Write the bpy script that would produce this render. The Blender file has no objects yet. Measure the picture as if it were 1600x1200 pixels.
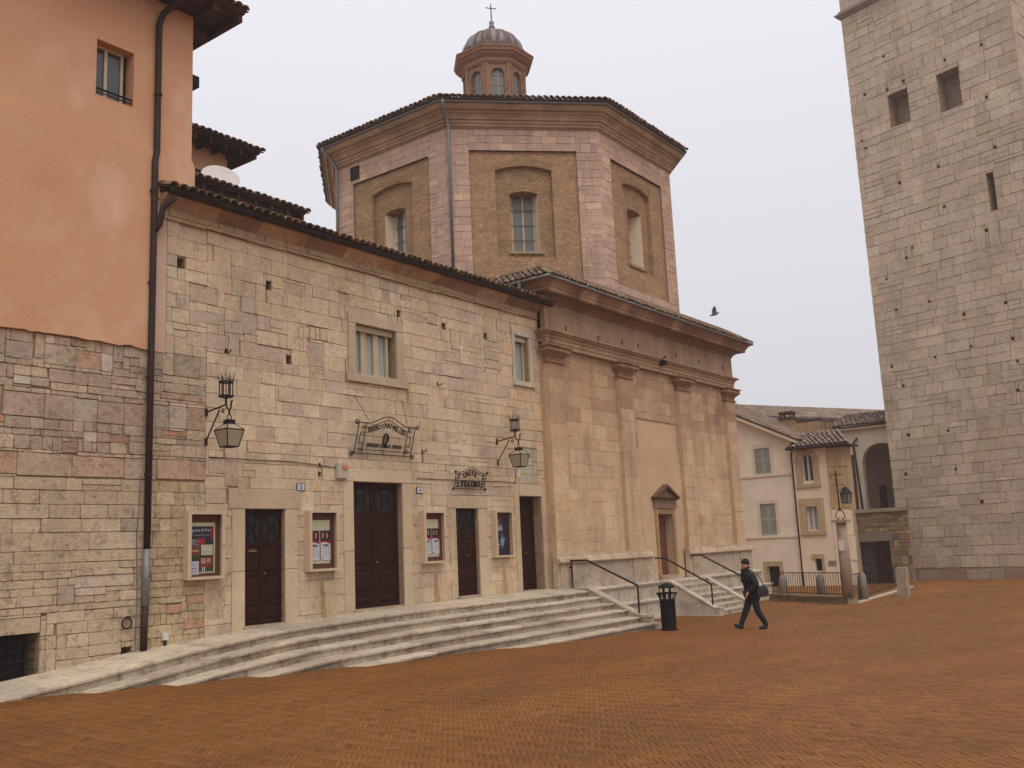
import bpy, math, random
import numpy as np
from mathutils import Vector, Matrix

SC = bpy.context.scene
COL = SC.collection
rng = random.Random(11)

# ------------------------------------------------------------------ camera
FPX = 1500.0                                   # focal length in pixels of a 1600 wide frame
_X = np.array([1152, 205, FPX]); _X /= np.linalg.norm(_X)
_U = np.array([-398, -8750, FPX]); _U -= _X * (_U @ _X); _U /= np.linalg.norm(_U)
_Y = np.cross(_U, _X)
RW = np.array([_X, _Y, _U])                    # camera (right, down, forward) -> world
CAM = np.array([0.0, 0.0, 1.7])
cam_d = bpy.data.cameras.new('camera'); cam = bpy.data.objects.new('camera', cam_d); COL.objects.link(cam)
cam_d.sensor_width = 36.0; cam_d.lens = 36.0 * FPX / 1600.0; cam_d.clip_end = 3000; cam_d.clip_start = .05
r_, d_, f_ = RW[:, 0], RW[:, 1], RW[:, 2]
cam.matrix_world = Matrix(((r_[0], -d_[0], -f_[0], CAM[0]), (r_[1], -d_[1], -f_[1], CAM[1]), (r_[2], -d_[2], -f_[2], CAM[2]), (0, 0, 0, 1)))
SC.camera = cam

def ray(px, py): return RW @ np.array([px - 800.0, py - 600.0, FPX])
def atY(px, py, Y): d = ray(px, py); return CAM + d * (Y - CAM[1]) / d[1]
def atX(px, py, X): d = ray(px, py); return CAM + d * (X - CAM[0]) / d[0]
def atZ(px, py, Z): d = ray(px, py); return CAM + d * (Z - CAM[2]) / d[2]
def seen(p):
    c = RW.T @ (np.array(p, float) - CAM); return 800 + FPX * c[0] / c[2], 600 + FPX * c[1] / c[2], c[2]

# ------------------------------------------------------------------ sky, sun, exposure
w = bpy.data.worlds.new('World'); SC.world = w; w.use_nodes = True
nt = w.node_tree; nt.nodes.clear()
N = nt.nodes.new; L = nt.links.new
tc = N('ShaderNodeTexCoord'); sp = N('ShaderNodeSeparateXYZ'); L(tc.outputs['Generated'], sp.inputs[0])
# overcast sky: brightness (1 + 2 sin(elevation)) / 3 of the zenith
m1 = N('ShaderNodeMath'); m1.operation = 'MAXIMUM'; L(sp.outputs['Z'], m1.inputs[0]); m1.inputs[1].default_value = 0.0
m2 = N('ShaderNodeMath'); m2.operation = 'MULTIPLY_ADD'; L(m1.outputs[0], m2.inputs[0]); m2.inputs[1].default_value = 0.46; m2.inputs[2].default_value = 0.56
cl = N('ShaderNodeVectorMath'); cl.operation = 'SCALE'; cl.inputs[0].default_value = (1.06, 1.045, 1.10); L(m2.outputs[0], cl.inputs['Scale'])
sky = N('ShaderNodeTexSky'); sky.sky_type = 'NISHITA'; sky.sun_disc = False
SUN_EL, SUN_AZ = math.radians(60), math.radians(214)
sky.sun_elevation = SUN_EL; sky.sun_rotation = SUN_AZ; sky.dust_density = 6
sk = N('ShaderNodeVectorMath'); sk.operation = 'SCALE'; sk.inputs['Scale'].default_value = 0.02; L(sky.outputs[0], sk.inputs[0])
ad = N('ShaderNodeVectorMath'); ad.operation = 'ADD'; L(cl.outputs[0], ad.inputs[0]); L(sk.outputs[0], ad.inputs[1])
bg = N('ShaderNodeBackground'); L(ad.outputs[0], bg.inputs[0]); bg.inputs[1].default_value = 1.0
ow = N('ShaderNodeOutputWorld'); L(bg.outputs[0], ow.inputs[0])
sun_d = bpy.data.lights.new('sun', 'SUN'); sun = bpy.data.objects.new('sun', sun_d); COL.objects.link(sun)
sun_d.energy = 1.3; sun_d.angle = math.radians(42); sun_d.color = (1.0, .97, .93)
sun.rotation_euler = Vector((math.sin(SUN_AZ) * math.cos(SUN_EL), math.cos(SUN_AZ) * math.cos(SUN_EL), math.sin(SUN_EL))).to_track_quat('Z', 'Y').to_euler()
sun.location = (0, 0, 60)
SC.view_settings.view_transform = 'Standard'; SC.view_settings.look = 'None'
SC.view_settings.exposure = 0.0; SC.view_settings.gamma = 1.0; SC.view_settings.use_curve_mapping = False
SC.cycles.use_denoising = True
SC.cycles.max_bounces = 5; SC.cycles.volume_bounces = 1; SC.cycles.transparent_max_bounces = 6
SC.cycles.volume_step_rate = 6.0

# ------------------------------------------------------------------ colour and material helpers
def lin(c): return tuple((x / 255 / 12.92 if x <= 10 else ((x / 255 + .055) / 1.055) ** 2.4) for x in c)
def A(r, g, b, k=1.08): return tuple(min(.86, x * k) for x in lin((r, g, b)))

def principled(name):
    m = bpy.data.materials.new(name); m.use_nodes = True
    t = m.node_tree; b = t.nodes['Principled BSDF']
    return m, t, b
def nd(t, typ, **kw):
    n = t.nodes.new(typ)
    for k, v in kw.items():
        if k in ('op',): n.operation = v
        else: setattr(n, k, v)
    return n
def mul(t, a, b):
    n = nd(t, 'ShaderNodeVectorMath', op='MULTIPLY'); t.links.new(a, n.inputs[0])
    if isinstance(b, tuple): n.inputs[1].default_value = b
    else: t.links.new(b, n.inputs[1])
    return n.outputs[0]
def noise(t, scale, detail=4, rough=.6, stretch=(1, 1, 1), coord='pos', lo=.3, hi=.7, a=0., b=1.):
    g = nd(t, 'ShaderNodeNewGeometry') if coord == 'pos' else nd(t, 'ShaderNodeTexCoord')
    src = g.outputs['Position'] if coord == 'pos' else g.outputs['Object']
    mp = nd(t, 'ShaderNodeMapping'); mp.inputs['Scale'].default_value = stretch; t.links.new(src, mp.inputs[0])
    n = nd(t, 'ShaderNodeTexNoise'); n.inputs['Scale'].default_value = scale; n.inputs['Detail'].default_value = detail; n.inputs['Roughness'].default_value = rough
    t.links.new(mp.outputs[0], n.inputs['Vector'])
    r = nd(t, 'ShaderNodeMapRange'); r.inputs[1].default_value = lo; r.inputs[2].default_value = hi; r.inputs[3].default_value = a; r.inputs[4].default_value = b
    t.links.new(n.outputs['Fac'], r.inputs[0])
    return r.outputs[0]
def bump(t, b, h, dist=.01, strength=1.0):
    n = nd(t, 'ShaderNodeBump'); n.inputs['Distance'].default_value = dist; n.inputs['Strength'].default_value = strength
    t.links.new(h, n.inputs['Height']); t.links.new(n.outputs[0], b.inputs['Normal'])
def mixc(t, fac, c1, c2):
    n = nd(t, 'ShaderNodeMix', data_type='RGBA')
    t.links.new(fac, n.inputs[0])
    for i, c in ((6, c1), (7, c2)):
        if isinstance(c, tuple): n.inputs[i].default_value = (*c, 1)
        else: t.links.new(c, n.inputs[i])
    return n.outputs[2]

def mat_plain(name, c, rough=.7, metal=0., var=.12, scale=6., bmp=0., spec=.3, stretch=(1, 1, 1)):
    m, t, b = principled(name)
    b.inputs['Roughness'].default_value = rough; b.inputs['Metallic'].default_value = metal; b.inputs['Specular IOR Level'].default_value = spec
    if var:
        f = noise(t, scale, 5, .65, stretch)
        lo_ = tuple(x * (1 - var) for x in c); hi_ = tuple(min(.9, x * (1 + var)) for x in c)
        t.links.new(mixc(t, f, lo_, hi_), b.inputs['Base Color'])
        if bmp: bump(t, b, noise(t, scale * 6, 4, .7), bmp)
    else: b.inputs['Base Color'].default_value = (*c, 1)
    return m

def mat_tint(name, rough=.85, fine=.16, big=.12, streak=.18, vein=0., bmp=.012, objrand=0., blotch=None, spec=.25):
    """colour from the piece's own tint, with grain, blotches and rain streaks that belong to the stone"""
    m, t, b = principled(name)
    b.inputs['Roughness'].default_value = rough; b.inputs['Specular IOR Level'].default_value = spec
    at = nd(t, 'ShaderNodeAttribute', attribute_name='tint'); c = at.outputs['Color']
    def fac(f):
        cb = nd(t, 'ShaderNodeCombineXYZ')
        for i in range(3): t.links.new(f, cb.inputs[i])
        return cb.outputs[0]
    c = mul(t, c, fac(noise(t, 9, 6, .7, a=1 - fine, b=1 + fine)))
    c = mul(t, c, fac(noise(t, .8, 4, .6, a=1 - big, b=1 + big)))
    if streak: c = mul(t, c, fac(noise(t, 2.2, 5, .6, (1, 1, .16), lo=.5, hi=.78, a=1.03, b=1 - streak)))
    if vein: c = mul(t, c, fac(noise(t, 5, 8, .8, lo=.53, hi=.6, a=1.02, b=1 - vein)))
    if blotch:
        fb = noise(t, blotch[1], 5, .65, blotch[3] if len(blotch) > 3 else (1, 1, 1), lo=.52, hi=.75, a=0, b=blotch[2])
        c = mixc(t, fb, c, blotch[0])
    if objrand:
        oi = nd(t, 'ShaderNodeObjectInfo'); r = nd(t, 'ShaderNodeMapRange'); r.inputs[3].default_value = 1 - objrand; r.inputs[4].default_value = 1 + objrand
        t.links.new(oi.outputs['Random'], r.inputs[0]); c = mul(t, c, fac(r.outputs[0]))
    t.links.new(c, b.inputs['Base Color'])
    if bmp: bump(t, b, noise(t, 22, 6, .7, lo=.2, hi=.8), bmp)
    return m

# ------------------------------------------------------------------ mesh helpers
WM = {}
def link(o, parent=None, M=None):
    COL.objects.link(o); M = M or Matrix()
    if parent is not None:
        o.parent = parent; o.matrix_parent_inverse = WM[parent.name].inverted()
    o.matrix_basis = M; WM[o.name] = M.copy(); return o
def thing(name, label, cat, loc=(0, 0, 0), group=None, kind=None):
    o = bpy.data.objects.new(name, None); link(o, None, Matrix.Translation(loc)); tag(o, label, cat, group, kind); o.empty_display_size = .2
    return o
def tag(o, label=None, cat=None, group=None, kind=None):
    if label: o['label'] = label
    if cat: o['category'] = cat
    if group: o['group'] = group
    if kind: o['kind'] = kind
    return o
def V3(p): return Vector((float(p[0]), float(p[1]), float(p[2])))

class Frame:
    def __init__(s, O, U, V, Nn): s.O, s.U, s.V, s.N = V3(O), V3(U).normalized(), V3(V).normalized(), V3(Nn).normalized()
    def __call__(s, u, v, n=0.): return s.O + s.U * u + s.V * v + s.N * n
    def mat(s, u=0, v=0, n=0):
        p = s(u, v, n); U, Nn, V = s.U, s.N, s.V          # local x = u, y = -n, z = v
        return Matrix(((U.x, -Nn.x, V.x, p.x), (U.y, -Nn.y, V.y, p.y), (U.z, -Nn.z, V.z, p.z), (0, 0, 0, 1)))
    def uv(s, p): d = V3(p) - s.O; return d.dot(s.U), d.dot(s.V)
IDF = Frame((0, 0, 0), (1, 0, 0), (0, 0, 1), (0, -1, 0))

class MB:
    def __init__(s): s.v, s.f, s.t = [], [], []
    def add(s, vs, fs, tint=(1, 1, 1)):
        b = len(s.v); s.v += [tuple(v) for v in vs]; s.f += [tuple(i + b for i in f) for f in fs]; s.t += [tint] * len(vs); return s
    def quad(s, a, b, c, d, tint=(1, 1, 1)): return s.add([a, b, c, d], [(0, 1, 2, 3)], tint)
    def box(s, lo, hi, tint=(1, 1, 1), ch=0.):
        x0, y0, z0 = lo; x1, y1, z1 = hi
        vs = [(x, y, z) for x in (x0, x1) for y in (y0, y1) for z in (z0, z1)]
        return s.add(vs, [(0, 1, 3, 2), (4, 6, 7, 5), (0, 4, 5, 1), (2, 3, 7, 6), (0, 2, 6, 4), (1, 5, 7, 3)], tint)
    def fbox(s, F, u0, v0, n0, u1, v1, n1, tint=(1, 1, 1)):
        vs = [F(u, v, n) for u in (u0, u1) for n in (n1, n0) for v in (v0, v1)]
        return s.add(vs, [(0, 1, 3, 2), (4, 6, 7, 5), (0, 4, 5, 1), (2, 3, 7, 6), (0, 2, 6, 4), (1, 5, 7, 3)], tint)
    def prism(s, F, poly, n0, n1, tint=(1, 1, 1)):
        k = len(poly); vs = [F(u, v, n0) for u, v in poly] + [F(u, v, n1) for u, v in poly]
        return s.add(vs, [tuple(range(k - 1, -1, -1)), tuple(range(k, 2 * k))] + [(i, (i + 1) % k, k + (i + 1) % k, k + i) for i in range(k)], tint)
    def tube(s, pts, r, seg=6, closed=False, tint=(1, 1, 1), caps=True):
        pts = [V3(p) for p in pts]; k = len(pts); rs = r if isinstance(r, (list, tuple)) else [r] * k
        base = len(s.v); prev = None
        for i, p in enumerate(pts):
            if closed: t = pts[(i + 1) % k] - pts[i - 1]
            else: t = pts[min(i + 1, k - 1)] - pts[max(i - 1, 0)]
            t = t.normalized() if t.length > 1e-9 else Vector((0, 0, 1))
            if prev is None: a = t.orthogonal().normalized()
            else: a = (prev - t * prev.dot(t)); a = a.normalized() if a.length > 1e-6 else t.orthogonal().normalized()
            prev = a; b = t.cross(a)
            for j in range(seg):
                an = 2 * math.pi * j / seg + math.pi / seg; q = p + (a * math.cos(an) + b * math.sin(an)) * rs[i]; s.v.append(tuple(q)); s.t.append(tint)
        for i in range(k if closed else k - 1):
            for j in range(seg):
                a0 = base + i * seg + j; a1 = base + i * seg + (j + 1) % seg; b0 = base + ((i + 1) % k) * seg + j; b1 = base + ((i + 1) % k) * seg + (j + 1) % seg
                s.f.append((a0, a1, b1, b0))
        if caps and not closed:
            s.f.append(tuple(base + j for j in range(seg - 1, -1, -1))); s.f.append(tuple(base + (k - 1) * seg + j for j in range(seg)))
        return s
    def lathe(s, c, prof, seg=16, tint=(1, 1, 1), rot=0.):
        base = len(s.v)
        for (r, z) in prof:
            for j in range(seg):
                a = 2 * math.pi * j / seg + rot; s.v.append((c[0] + r * math.cos(a), c[1] + r * math.sin(a), c[2] + z)); s.t.append(tint)
        for i in range(len(prof) - 1):
            for j in range(seg):
                s.f.append((base + i * seg + j, base + i * seg + (j + 1) % seg, base + (i + 1) * seg + (j + 1) % seg, base + (i + 1) * seg + j))
        s.f.append(tuple(base + j for j in range(seg - 1, -1, -1))); s.f.append(tuple(base + (len(prof) - 1) * seg + j for j in range(seg)))
        return s
    def sweep(s, path, prof, tint=(1, 1, 1), caps=True):
        """path: horizontal polyline (x, y); prof: (outward offset, z) pairs; outward is to the right of the path"""
        k = len(path); rows = [offset(path, o) for o, z in prof]
        base = len(s.v)
        for (o, z), row in zip(prof, rows):
            for p in row: s.v.append((p[0], p[1], z)); s.t.append(tint)
        for i in range(len(prof) - 1):
            for j in range(k - 1):
                a = base + i * k + j; s.f.append((a, a + 1, a + k + 1, a + k))
        if caps:
            s.f.append(tuple(base + i * k for i in range(len(prof)))); s.f.append(tuple(base + i * k + k - 1 for i in reversed(range(len(prof)))))
        return s
    def mesh(s, name):
        me = bpy.data.meshes.new(name); me.from_pydata(s.v, [], s.f)
        at = me.color_attributes.new('tint', 'FLOAT_COLOR', 'POINT')
        at.data.foreach_set('color', np.array([(*t, 1.0) for t in s.t], dtype=np.float32).ravel()); me.update(); return me
    def build(s, name, mat, parent=None, smooth=False, kind=None, F=None):
        """F: give the object this frame as its own axes (its vertices are then in u, -n, v)"""
        M = F.mat() if F else None
        if F:
            inv = M.inverted(); s.v = [tuple(inv @ Vector(v)) for v in s.v]
        me = s.mesh(name); me.materials.append(mat)
        if smooth:
            for p in me.polygons: p.use_smooth = True
        o = link(bpy.data.objects.new(name, me), parent, M)
        if kind: o['kind'] = kind
        return o

def offset(path, d):
    out = []; k = len(path)
    for i, p in enumerate(path):
        ns = []
        for a, b in ((i - 1, i), (i, i + 1)):
            if 0 <= a and b < k:
                t = Vector((path[b][0] - path[a][0], path[b][1] - path[a][1])).normalized(); ns.append(Vector((t.y, -t.x)))
        if len(ns) == 1: q = ns[0] * d
        else: m = (ns[0] + ns[1]); m = m / max(.15, m.dot(m)) * 2; q = m * d
        out.append((p[0] + q.x, p[1] + q.y))
    return out

def wall_holes(mb, F, u0, v0, u1, v1, holes, n=0., depth=.3, tint=(1, 1, 1), soff=None):
    """front face with rectangular openings and their reveals"""
    us = sorted({u0, u1, *[h[i] for h in holes for i in (0, 2) if u0 < h[i] < u1]}); vs = sorted({v0, v1, *[h[i] for h in holes for i in (1, 3) if v0 < h[i] < v1]})
    for i in range(len(us) - 1):
        for j in range(len(vs) - 1):
            cu, cv = (us[i] + us[i + 1]) / 2, (vs[j] + vs[j + 1]) / 2
            if any(h[0] < cu < h[2] and h[1] < cv < h[3] for h in holes): continue
            mb.quad(F(us[i], vs[j], n), F(us[i + 1], vs[j], n), F(us[i + 1], vs[j + 1], n), F(us[i], vs[j + 1], n), tint)
    for h in holes:
        d = h[4] if len(h) > 4 else depth
        a, b, c, e = max(h[0], u0), max(h[1], v0), min(h[2], u1), min(h[3], v1)
        q = [(a, b), (c, b), (c, e), (a, e)]
        for i in range(4):
            p0, p1 = q[i], q[(i + 1) % 4]; mb.quad(F(*p0, n), F(*p0, n - d), F(*p1, n - d), F(*p1, n), tint)
        if len(h) > 5: mb.quad(F(a, b, n - d), F(c, b, n - d), F(c, e, n - d), F(a, e, n - d), tint)
    return mb

def arch_wall(mb, F, u0, v0, u1, v1, h, rise, n=0., depth=.3, seg=12, tint=(1, 1, 1)):
    """front face with one opening h=(a, b, c, spring) whose head is an arc of the given rise"""
    a, b, c, sprg = h; hw = (c - a) / 2
    R = (hw * hw + rise * rise) / (2 * rise) if rise > 1e-6 else 0
    def top(u): return sprg if rise <= 1e-6 else sprg + rise - R + math.sqrt(max(0, R * R - (u - a - hw) ** 2))
    mb.quad(F(u0, v0, n), F(a, v0, n), F(a, v1, n), F(u0, v1, n), tint); mb.quad(F(c, v0, n), F(u1, v0, n), F(u1, v1, n), F(c, v1, n), tint)
    if b > v0: mb.quad(F(a, v0, n), F(c, v0, n), F(c, b, n), F(a, b, n), tint); mb.quad(F(a, b, n), F(c, b, n), F(c, b, n - depth), F(a, b, n - depth), tint)
    xs = [a + (c - a) * i / seg for i in range(seg + 1)]
    for p, q in zip(xs, xs[1:]):
        mb.quad(F(p, top(p), n), F(q, top(q), n), F(q, v1, n), F(p, v1, n), tint)
        mb.quad(F(p, top(p), n), F(p, top(p), n - depth), F(q, top(q), n - depth), F(q, top(q), n), tint)
    mb.quad(F(a, b, n), F(a, b, n - depth), F(a, sprg, n - depth), F(a, sprg, n), tint); mb.quad(F(c, b, n), F(c, sprg, n), F(c, sprg, n - depth), F(c, b, n - depth), tint)
    return mb

# ------------------------------------------------------------------ masonry
def subtract(r, c):
    u0, v0, u1, v1 = r[:4]; a, b, d, e = c[:4]
    if d <= u0 or a >= u1 or e <= v0 or b >= v1: return [r]
    out = []
    if a > u0: out.append((u0, v0, a, v1, *r[4:]))
    if d < u1: out.append((d, v0, u1, v1, *r[4:]))
    m0, m1 = max(u0, a), min(u1, d)
    if b > v0: out.append((m0, v0, m1, b, *r[4:]))
    if e < v1: out.append((m0, e, m1, v1, *r[4:]))
    return out
def courses(u0, v0, u1, v1, hr, wr, cut=(), split=.1, rg=rng, tall=0, rows=None):
    rs = []; v = v0; lvl = [v0]
    if rows:
        lvl = rows[:]
    else:
        while v < v1 - .05:
            v = min(v1, v + rg.uniform(*hr))
            if v1 - v < hr[0] * .5: v = v1
            lvl.append(v)
    spec = []
    for _ in range(tall):
        i = rg.randrange(len(lvl) - 2); wd = rg.uniform(*wr); a = rg.uniform(u0, u1 - wd); spec.append((a, lvl[i], a + wd, lvl[i + 2]))
    ok = []
    for s_ in spec:
        if not any(len(subtract(s_, o)) != 1 or subtract(s_, o)[0] != s_ for o in ok): ok.append(s_)
    for i in range(len(lvl) - 1):
        u = u0; h = lvl[i + 1] - lvl[i]; f = rg.uniform(.8, 1.2)
        first = True
        while u < u1 - .02:
            wd = rg.uniform(*wr) * f * (.6 + .4 * rg.random() if rg.random() < .3 else 1)
            if first: wd *= rg.uniform(.4, 1); first = False
            e = u + wd
            if u1 - e < wr[0] * .4: e = u1
            if rg.random() < split and h > .2: m = lvl[i] + h * rg.uniform(.4, .6); rs += [(u, lvl[i], e, m), (u, m, e, lvl[i + 1])]
            else: rs.append((u, lvl[i], e, lvl[i + 1]))
            u = e
    res = []
    for base, cuts in ((rs, list(cut) + ok), (ok, list(cut))):
        for r in base:
            cur = [r]
            for c in cuts: cur = [x for y in cur for x in subtract(y, c)]
            res += [x for x in cur if x[2] - x[0] > .05 and x[3] - x[1] > .04]
    return res
def stone_geo(wd, h, proud, joint, rg, jit=.008, ch=.012, round_=.03):
    a, b = wd / 2 - joint / 2, h / 2 - joint / 2
    j = lambda: rg.uniform(-jit, jit)
    c = min(round_ * rg.uniform(.4, 1.4), a * .4, b * .4)
    ring = [(-a + c, -b + j()), (a - c, -b + j()), (a + j() * .6, -b + c), (a + j() * .6, b - c), (a - c, b + j()), (-a + c, b + j()), (-a + j() * .6, b - c), (-a + j() * .6, -b + c)]
    sx = max(.5, 1 - ch / a); sy = max(.5, 1 - ch / b)
    vs = [(u, v, 0) for u, v in ring] + [(u, v, proud * .55) for u, v in ring]
    t1, t2 = rg.uniform(-.006, .006), rg.uniform(-.006, .006)
    vs += [(u * sx, v * sy, proud + t1 * u / a + t2 * v / b) for u, v in ring]
    fs = [(i, (i + 1) % 8, 8 + (i + 1) % 8, 8 + i) for i in range(8)] + [(8 + i, 8 + (i + 1) % 8, 16 + (i + 1) % 8, 16 + i) for i in range(8)] + [tuple(range(16, 24))]
    return vs, fs
def masonry(F, rects, tintf, mat, parent, name='stone', proud=.03, joint=.016, jit=.008, limit=300, rg=rng, ch=.012, round_=.03, nback=0.):
    """one object for each of the stones that show largest; the rest joined as stuff"""
    def size(r):
        p = F((r[0] + r[2]) / 2, (r[1] + r[3]) / 2); px, py, dd = seen(p)
        vis = 1 if -20 < px < 1620 and -20 < py < 1220 else .02
        return vis * (r[2] - r[0]) * (r[3] - r[1]) / dd ** 2
    rects = sorted(rects, key=size, reverse=True); rest = MB()
    for i, r in enumerate(rects):
        cu, cv = (r[0] + r[2]) / 2, (r[1] + r[3]) / 2
        vs, fs = stone_geo(r[2] - r[0], r[3] - r[1], proud * rg.uniform(.68, 1.2), joint, rg, jit, ch, round_)
        tint = r[4] if len(r) > 4 else tintf(cu, cv, rg)
        if i < limit:
            mb = MB(); mb.add([(u, -n, v) for u, v, n in vs], fs, tint); me = mb.mesh(name); me.materials.append(mat)
            link(bpy.data.objects.new(name, me), parent, F.mat(cu, cv, nback))
        else: rest.add([F(cu + u, cv + v, nback + n) for u, v, n in vs], fs, tint)
    if rest.f: rest.build(name + '_infill', mat, parent, kind='stuff')

# ------------------------------------------------------------------ clay roof tiles
def tile_geo(r0, r1, ln, seg=6, th=.018):
    """barrel tile lying along +y, its lower (wide) end at y=0, crown up"""
    vs = []
    for y, r, z in ((0, r0, .0), (ln, r1, .0)):
        for i in range(seg + 1):
            a = math.pi * i / seg; vs.append((-r * math.cos(a), y, r * .85 * math.sin(a) + z))
    for i in range(seg + 1):
        a = math.pi * i / seg; r = r0 - th; vs.append((-r * math.cos(a), 0.0, r * .85 * math.sin(a)))
    for i in range(seg + 1):
        a = math.pi * i / seg; r = r0 - th; vs.append((-r * math.cos(a), ln * .5, r * .8 * math.sin(a)))
    k = seg + 1
    fs = [(i, i + 1, k + i + 1, k + i) for i in range(seg)] + [(i + 1, i, 2 * k + i, 2 * k + i + 1) for i in range(seg)] + [(2 * k + i + 1, 2 * k + i, 3 * k + i, 3 * k + i + 1) for i in range(seg)]
    return vs, fs
_tm = {}
def roof(e0, e1, t0, t1, parent, mat, sheet_mat, spacing=.2, ln=.42, rows=None, singles=True, tints=None, name='roof_tile', over=.06, rg=rng, sheet=True, r0=.1, jit=.012, first_row=0, singles_max=300):
    """clay tiles between the eave e0-e1 and the upper edge t0-t1"""
    e0, e1, t0, t1 = map(V3, (e0, e1, t0, t1))
    tints = tints or TILE
    up = ((t0 + t1) - (e0 + e1)) / 2; lng = up.length; upn = up.normalized(); along = (e1 - e0).normalized(); nrm = along.cross(upn)
    if nrm.z < 0: nrm = -nrm
    along = upn.cross(nrm)
    if sheet:
        s = MB(); th = .03
        q = [e0, e1, t1, t0]; vs = [p - nrm * .004 for p in q] + [p - nrm * th for p in q]
        s.add(vs, [(0, 1, 2, 3), (7, 6, 5, 4), (0, 4, 5, 1), (1, 5, 6, 2), (2, 6, 7, 3), (3, 7, 4, 0)], tints[0]); s.build('roof_deck', sheet_mat, parent)
    key = (round(r0, 3), ln)
    if key not in _tm:
        vs, fs = tile_geo(r0, r0 * .78, ln); mb = MB(); mb.add(vs, fs, (1, 1, 1)); _tm[key] = (vs, fs)
    vs, fs = _tm[key]
    step = ln * .82; nrows = int(lng / step) if rows is None else rows; rest = MB(); meshes = {}
    cnt = 0
    for j in range(first_row, nrows):
        t = j * step / lng; a, b = e0.lerp(t0, t), e1.lerp(t1, t); wdt = (b - a).length; n_ = max(1, int(wdt / spacing))
        for i in range(n_):
            p = a.lerp(b, (i + .5) / n_) - upn * (over if j == 0 else over * .7) + upn * rg.uniform(-.03, .03) + nrm * (.012 + rg.uniform(0, jit))
            k = rg.randrange(len(tints)); yaw = rg.uniform(-.05, .05); al = (along * math.cos(yaw) + upn * math.sin(yaw)); u2 = nrm.cross(al)
            M = Matrix(((al.x, u2.x, nrm.x, p.x), (al.y, u2.y, nrm.y, p.y), (al.z, u2.z, nrm.z, p.z), (0, 0, 0, 1)))
            if singles and j == 0 and cnt < singles_max:
                if k not in meshes:
                    mb = MB(); mb.add(vs, fs, tints[k]); me = mb.mesh(name); me.materials.append(mat)
                    for q in me.polygons: q.use_smooth = True
                    meshes[k] = me
                link(bpy.data.objects.new(name, meshes[k]), parent, M); cnt += 1
            else: rest.add([M @ Vector(v) for v in vs], fs, tints[k])
    if rest.f:
        o = rest.build(name + '_rows', mat, parent, kind='stuff', smooth=True)

# ------------------------------------------------------------------ materials
M_stone = mat_tint('weathered_limestone', fine=.15, big=.13, streak=.26, vein=.2, bmp=.02, blotch=(A(180, 140, 102), .8, .28, (1, 1, .45)))
M_left = mat_tint('marbled_limestone', fine=.18, big=.12, streak=.2, vein=.34, bmp=.025)
M_church = mat_tint('church_ashlar', fine=.12, big=.16, streak=.34, vein=.1, bmp=.015, blotch=(A(140, 112, 84), .55, .6, (1, 1, .6)))
M_frieze = mat_tint('sooted_church_stone', fine=.14, big=.16, streak=.45, vein=.1, blotch=(A(105, 72, 46), 1.1, .5, (1, 1, .35)))
M_tower = mat_tint('tower_limestone', fine=.14, big=.14, streak=.2, vein=.2, bmp=.04, blotch=(A(140, 116, 96), .35, .35, (1, 1, .3)))
M_trav = mat_tint('worn_travertine', fine=.16, big=.14, streak=.1, vein=.28, bmp=.02, blotch=(A(104, 90, 70), 2.2, .6))
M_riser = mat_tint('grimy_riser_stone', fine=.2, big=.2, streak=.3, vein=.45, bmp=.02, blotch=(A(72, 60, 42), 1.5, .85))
M_trim = mat_tint('cut_stone_trim', fine=.1, big=.1, streak=.22, vein=.1)
M_cornice = mat_tint('stained_cornice_stone', fine=.14, big=.2, streak=.4, vein=.1, blotch=(A(112, 78, 54), 1.3, .6, (1, 1, .6)))
M_mortar = mat_plain('lime_mortar', A(146, 121, 94), .95, var=.3, scale=5, bmp=.01)
M_tmortar = mat_plain('tower_mortar', A(150, 130, 110), .95, var=.25, scale=3, bmp=.01)
M_pinkpl = None
M_tile = mat_tint('clay_roof_tile', fine=.3, big=.2, streak=0, vein=.2, bmp=.01, objrand=.22, blotch=(A(96, 92, 60), 3.0, .45))
M_deck = mat_plain('roof_underlay', A(70, 50, 40), .9)
M_wood = mat_plain('dark_brown_door_wood', A(56, 26, 15, .65), .7, var=.3, scale=7, stretch=(4, 4, .4), bmp=.004, spec=.12)
M_wood2 = mat_plain('red_brown_door_wood', A(98, 58, 38), .55, var=.2, scale=7, stretch=(4, 4, .4), bmp=.004)
M_beam = mat_plain('old_rafter_wood', A(72, 48, 34), .85, var=.3, scale=6, stretch=(1, 1, 1))
M_iron = mat_plain('black_wrought_iron', (.016, .011, .009), .65, 0, var=.3, scale=20, spec=.15)
M_rail = mat_plain('painted_handrail_steel', (.02, .012, .009), .5, 0, var=.2, scale=10, spec=.2)
M_copper = mat_plain('brown_drainpipe_metal', (.034, .017, .012), .6, 0, var=.3, scale=9, spec=.2)
M_gutter = mat_plain('shade_black_eaves', (.03, .02, .016), .8, var=.4, scale=6, spec=.1)  # near-black colour standing in for shade under the eaves
M_zinc = mat_plain('weathered_zinc', A(118, 116, 112), .5, .3, var=.25, scale=5)
M_lead = mat_plain('lead_sheet', A(120, 116, 112), .55, .2, var=.25, scale=7, stretch=(1, 1, .25))
M_rust = mat_plain('dull_copper_sheet', A(92, 70, 64), .6, .1, var=.3, scale=6)
M_cream = mat_plain('cream_house_plaster', A(216, 202, 178), .9, var=.08, scale=1.2, bmp=.004)
M_cream2 = mat_plain('pale_peach_plaster', A(214, 194, 166), .9, var=.08, scale=1.2, bmp=.004)
M_sand = mat_plain('sandstone_trim', A(172, 147, 114), .9, var=.15, scale=4, bmp=.006)
M_yell = mat_plain('ochre_sandstone', A(166, 138, 98), .9, var=.25, scale=3, bmp=.006)
M_shut = mat_plain('grey_green_shutter_paint', A(158, 162, 150), .6, var=.06)
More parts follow.
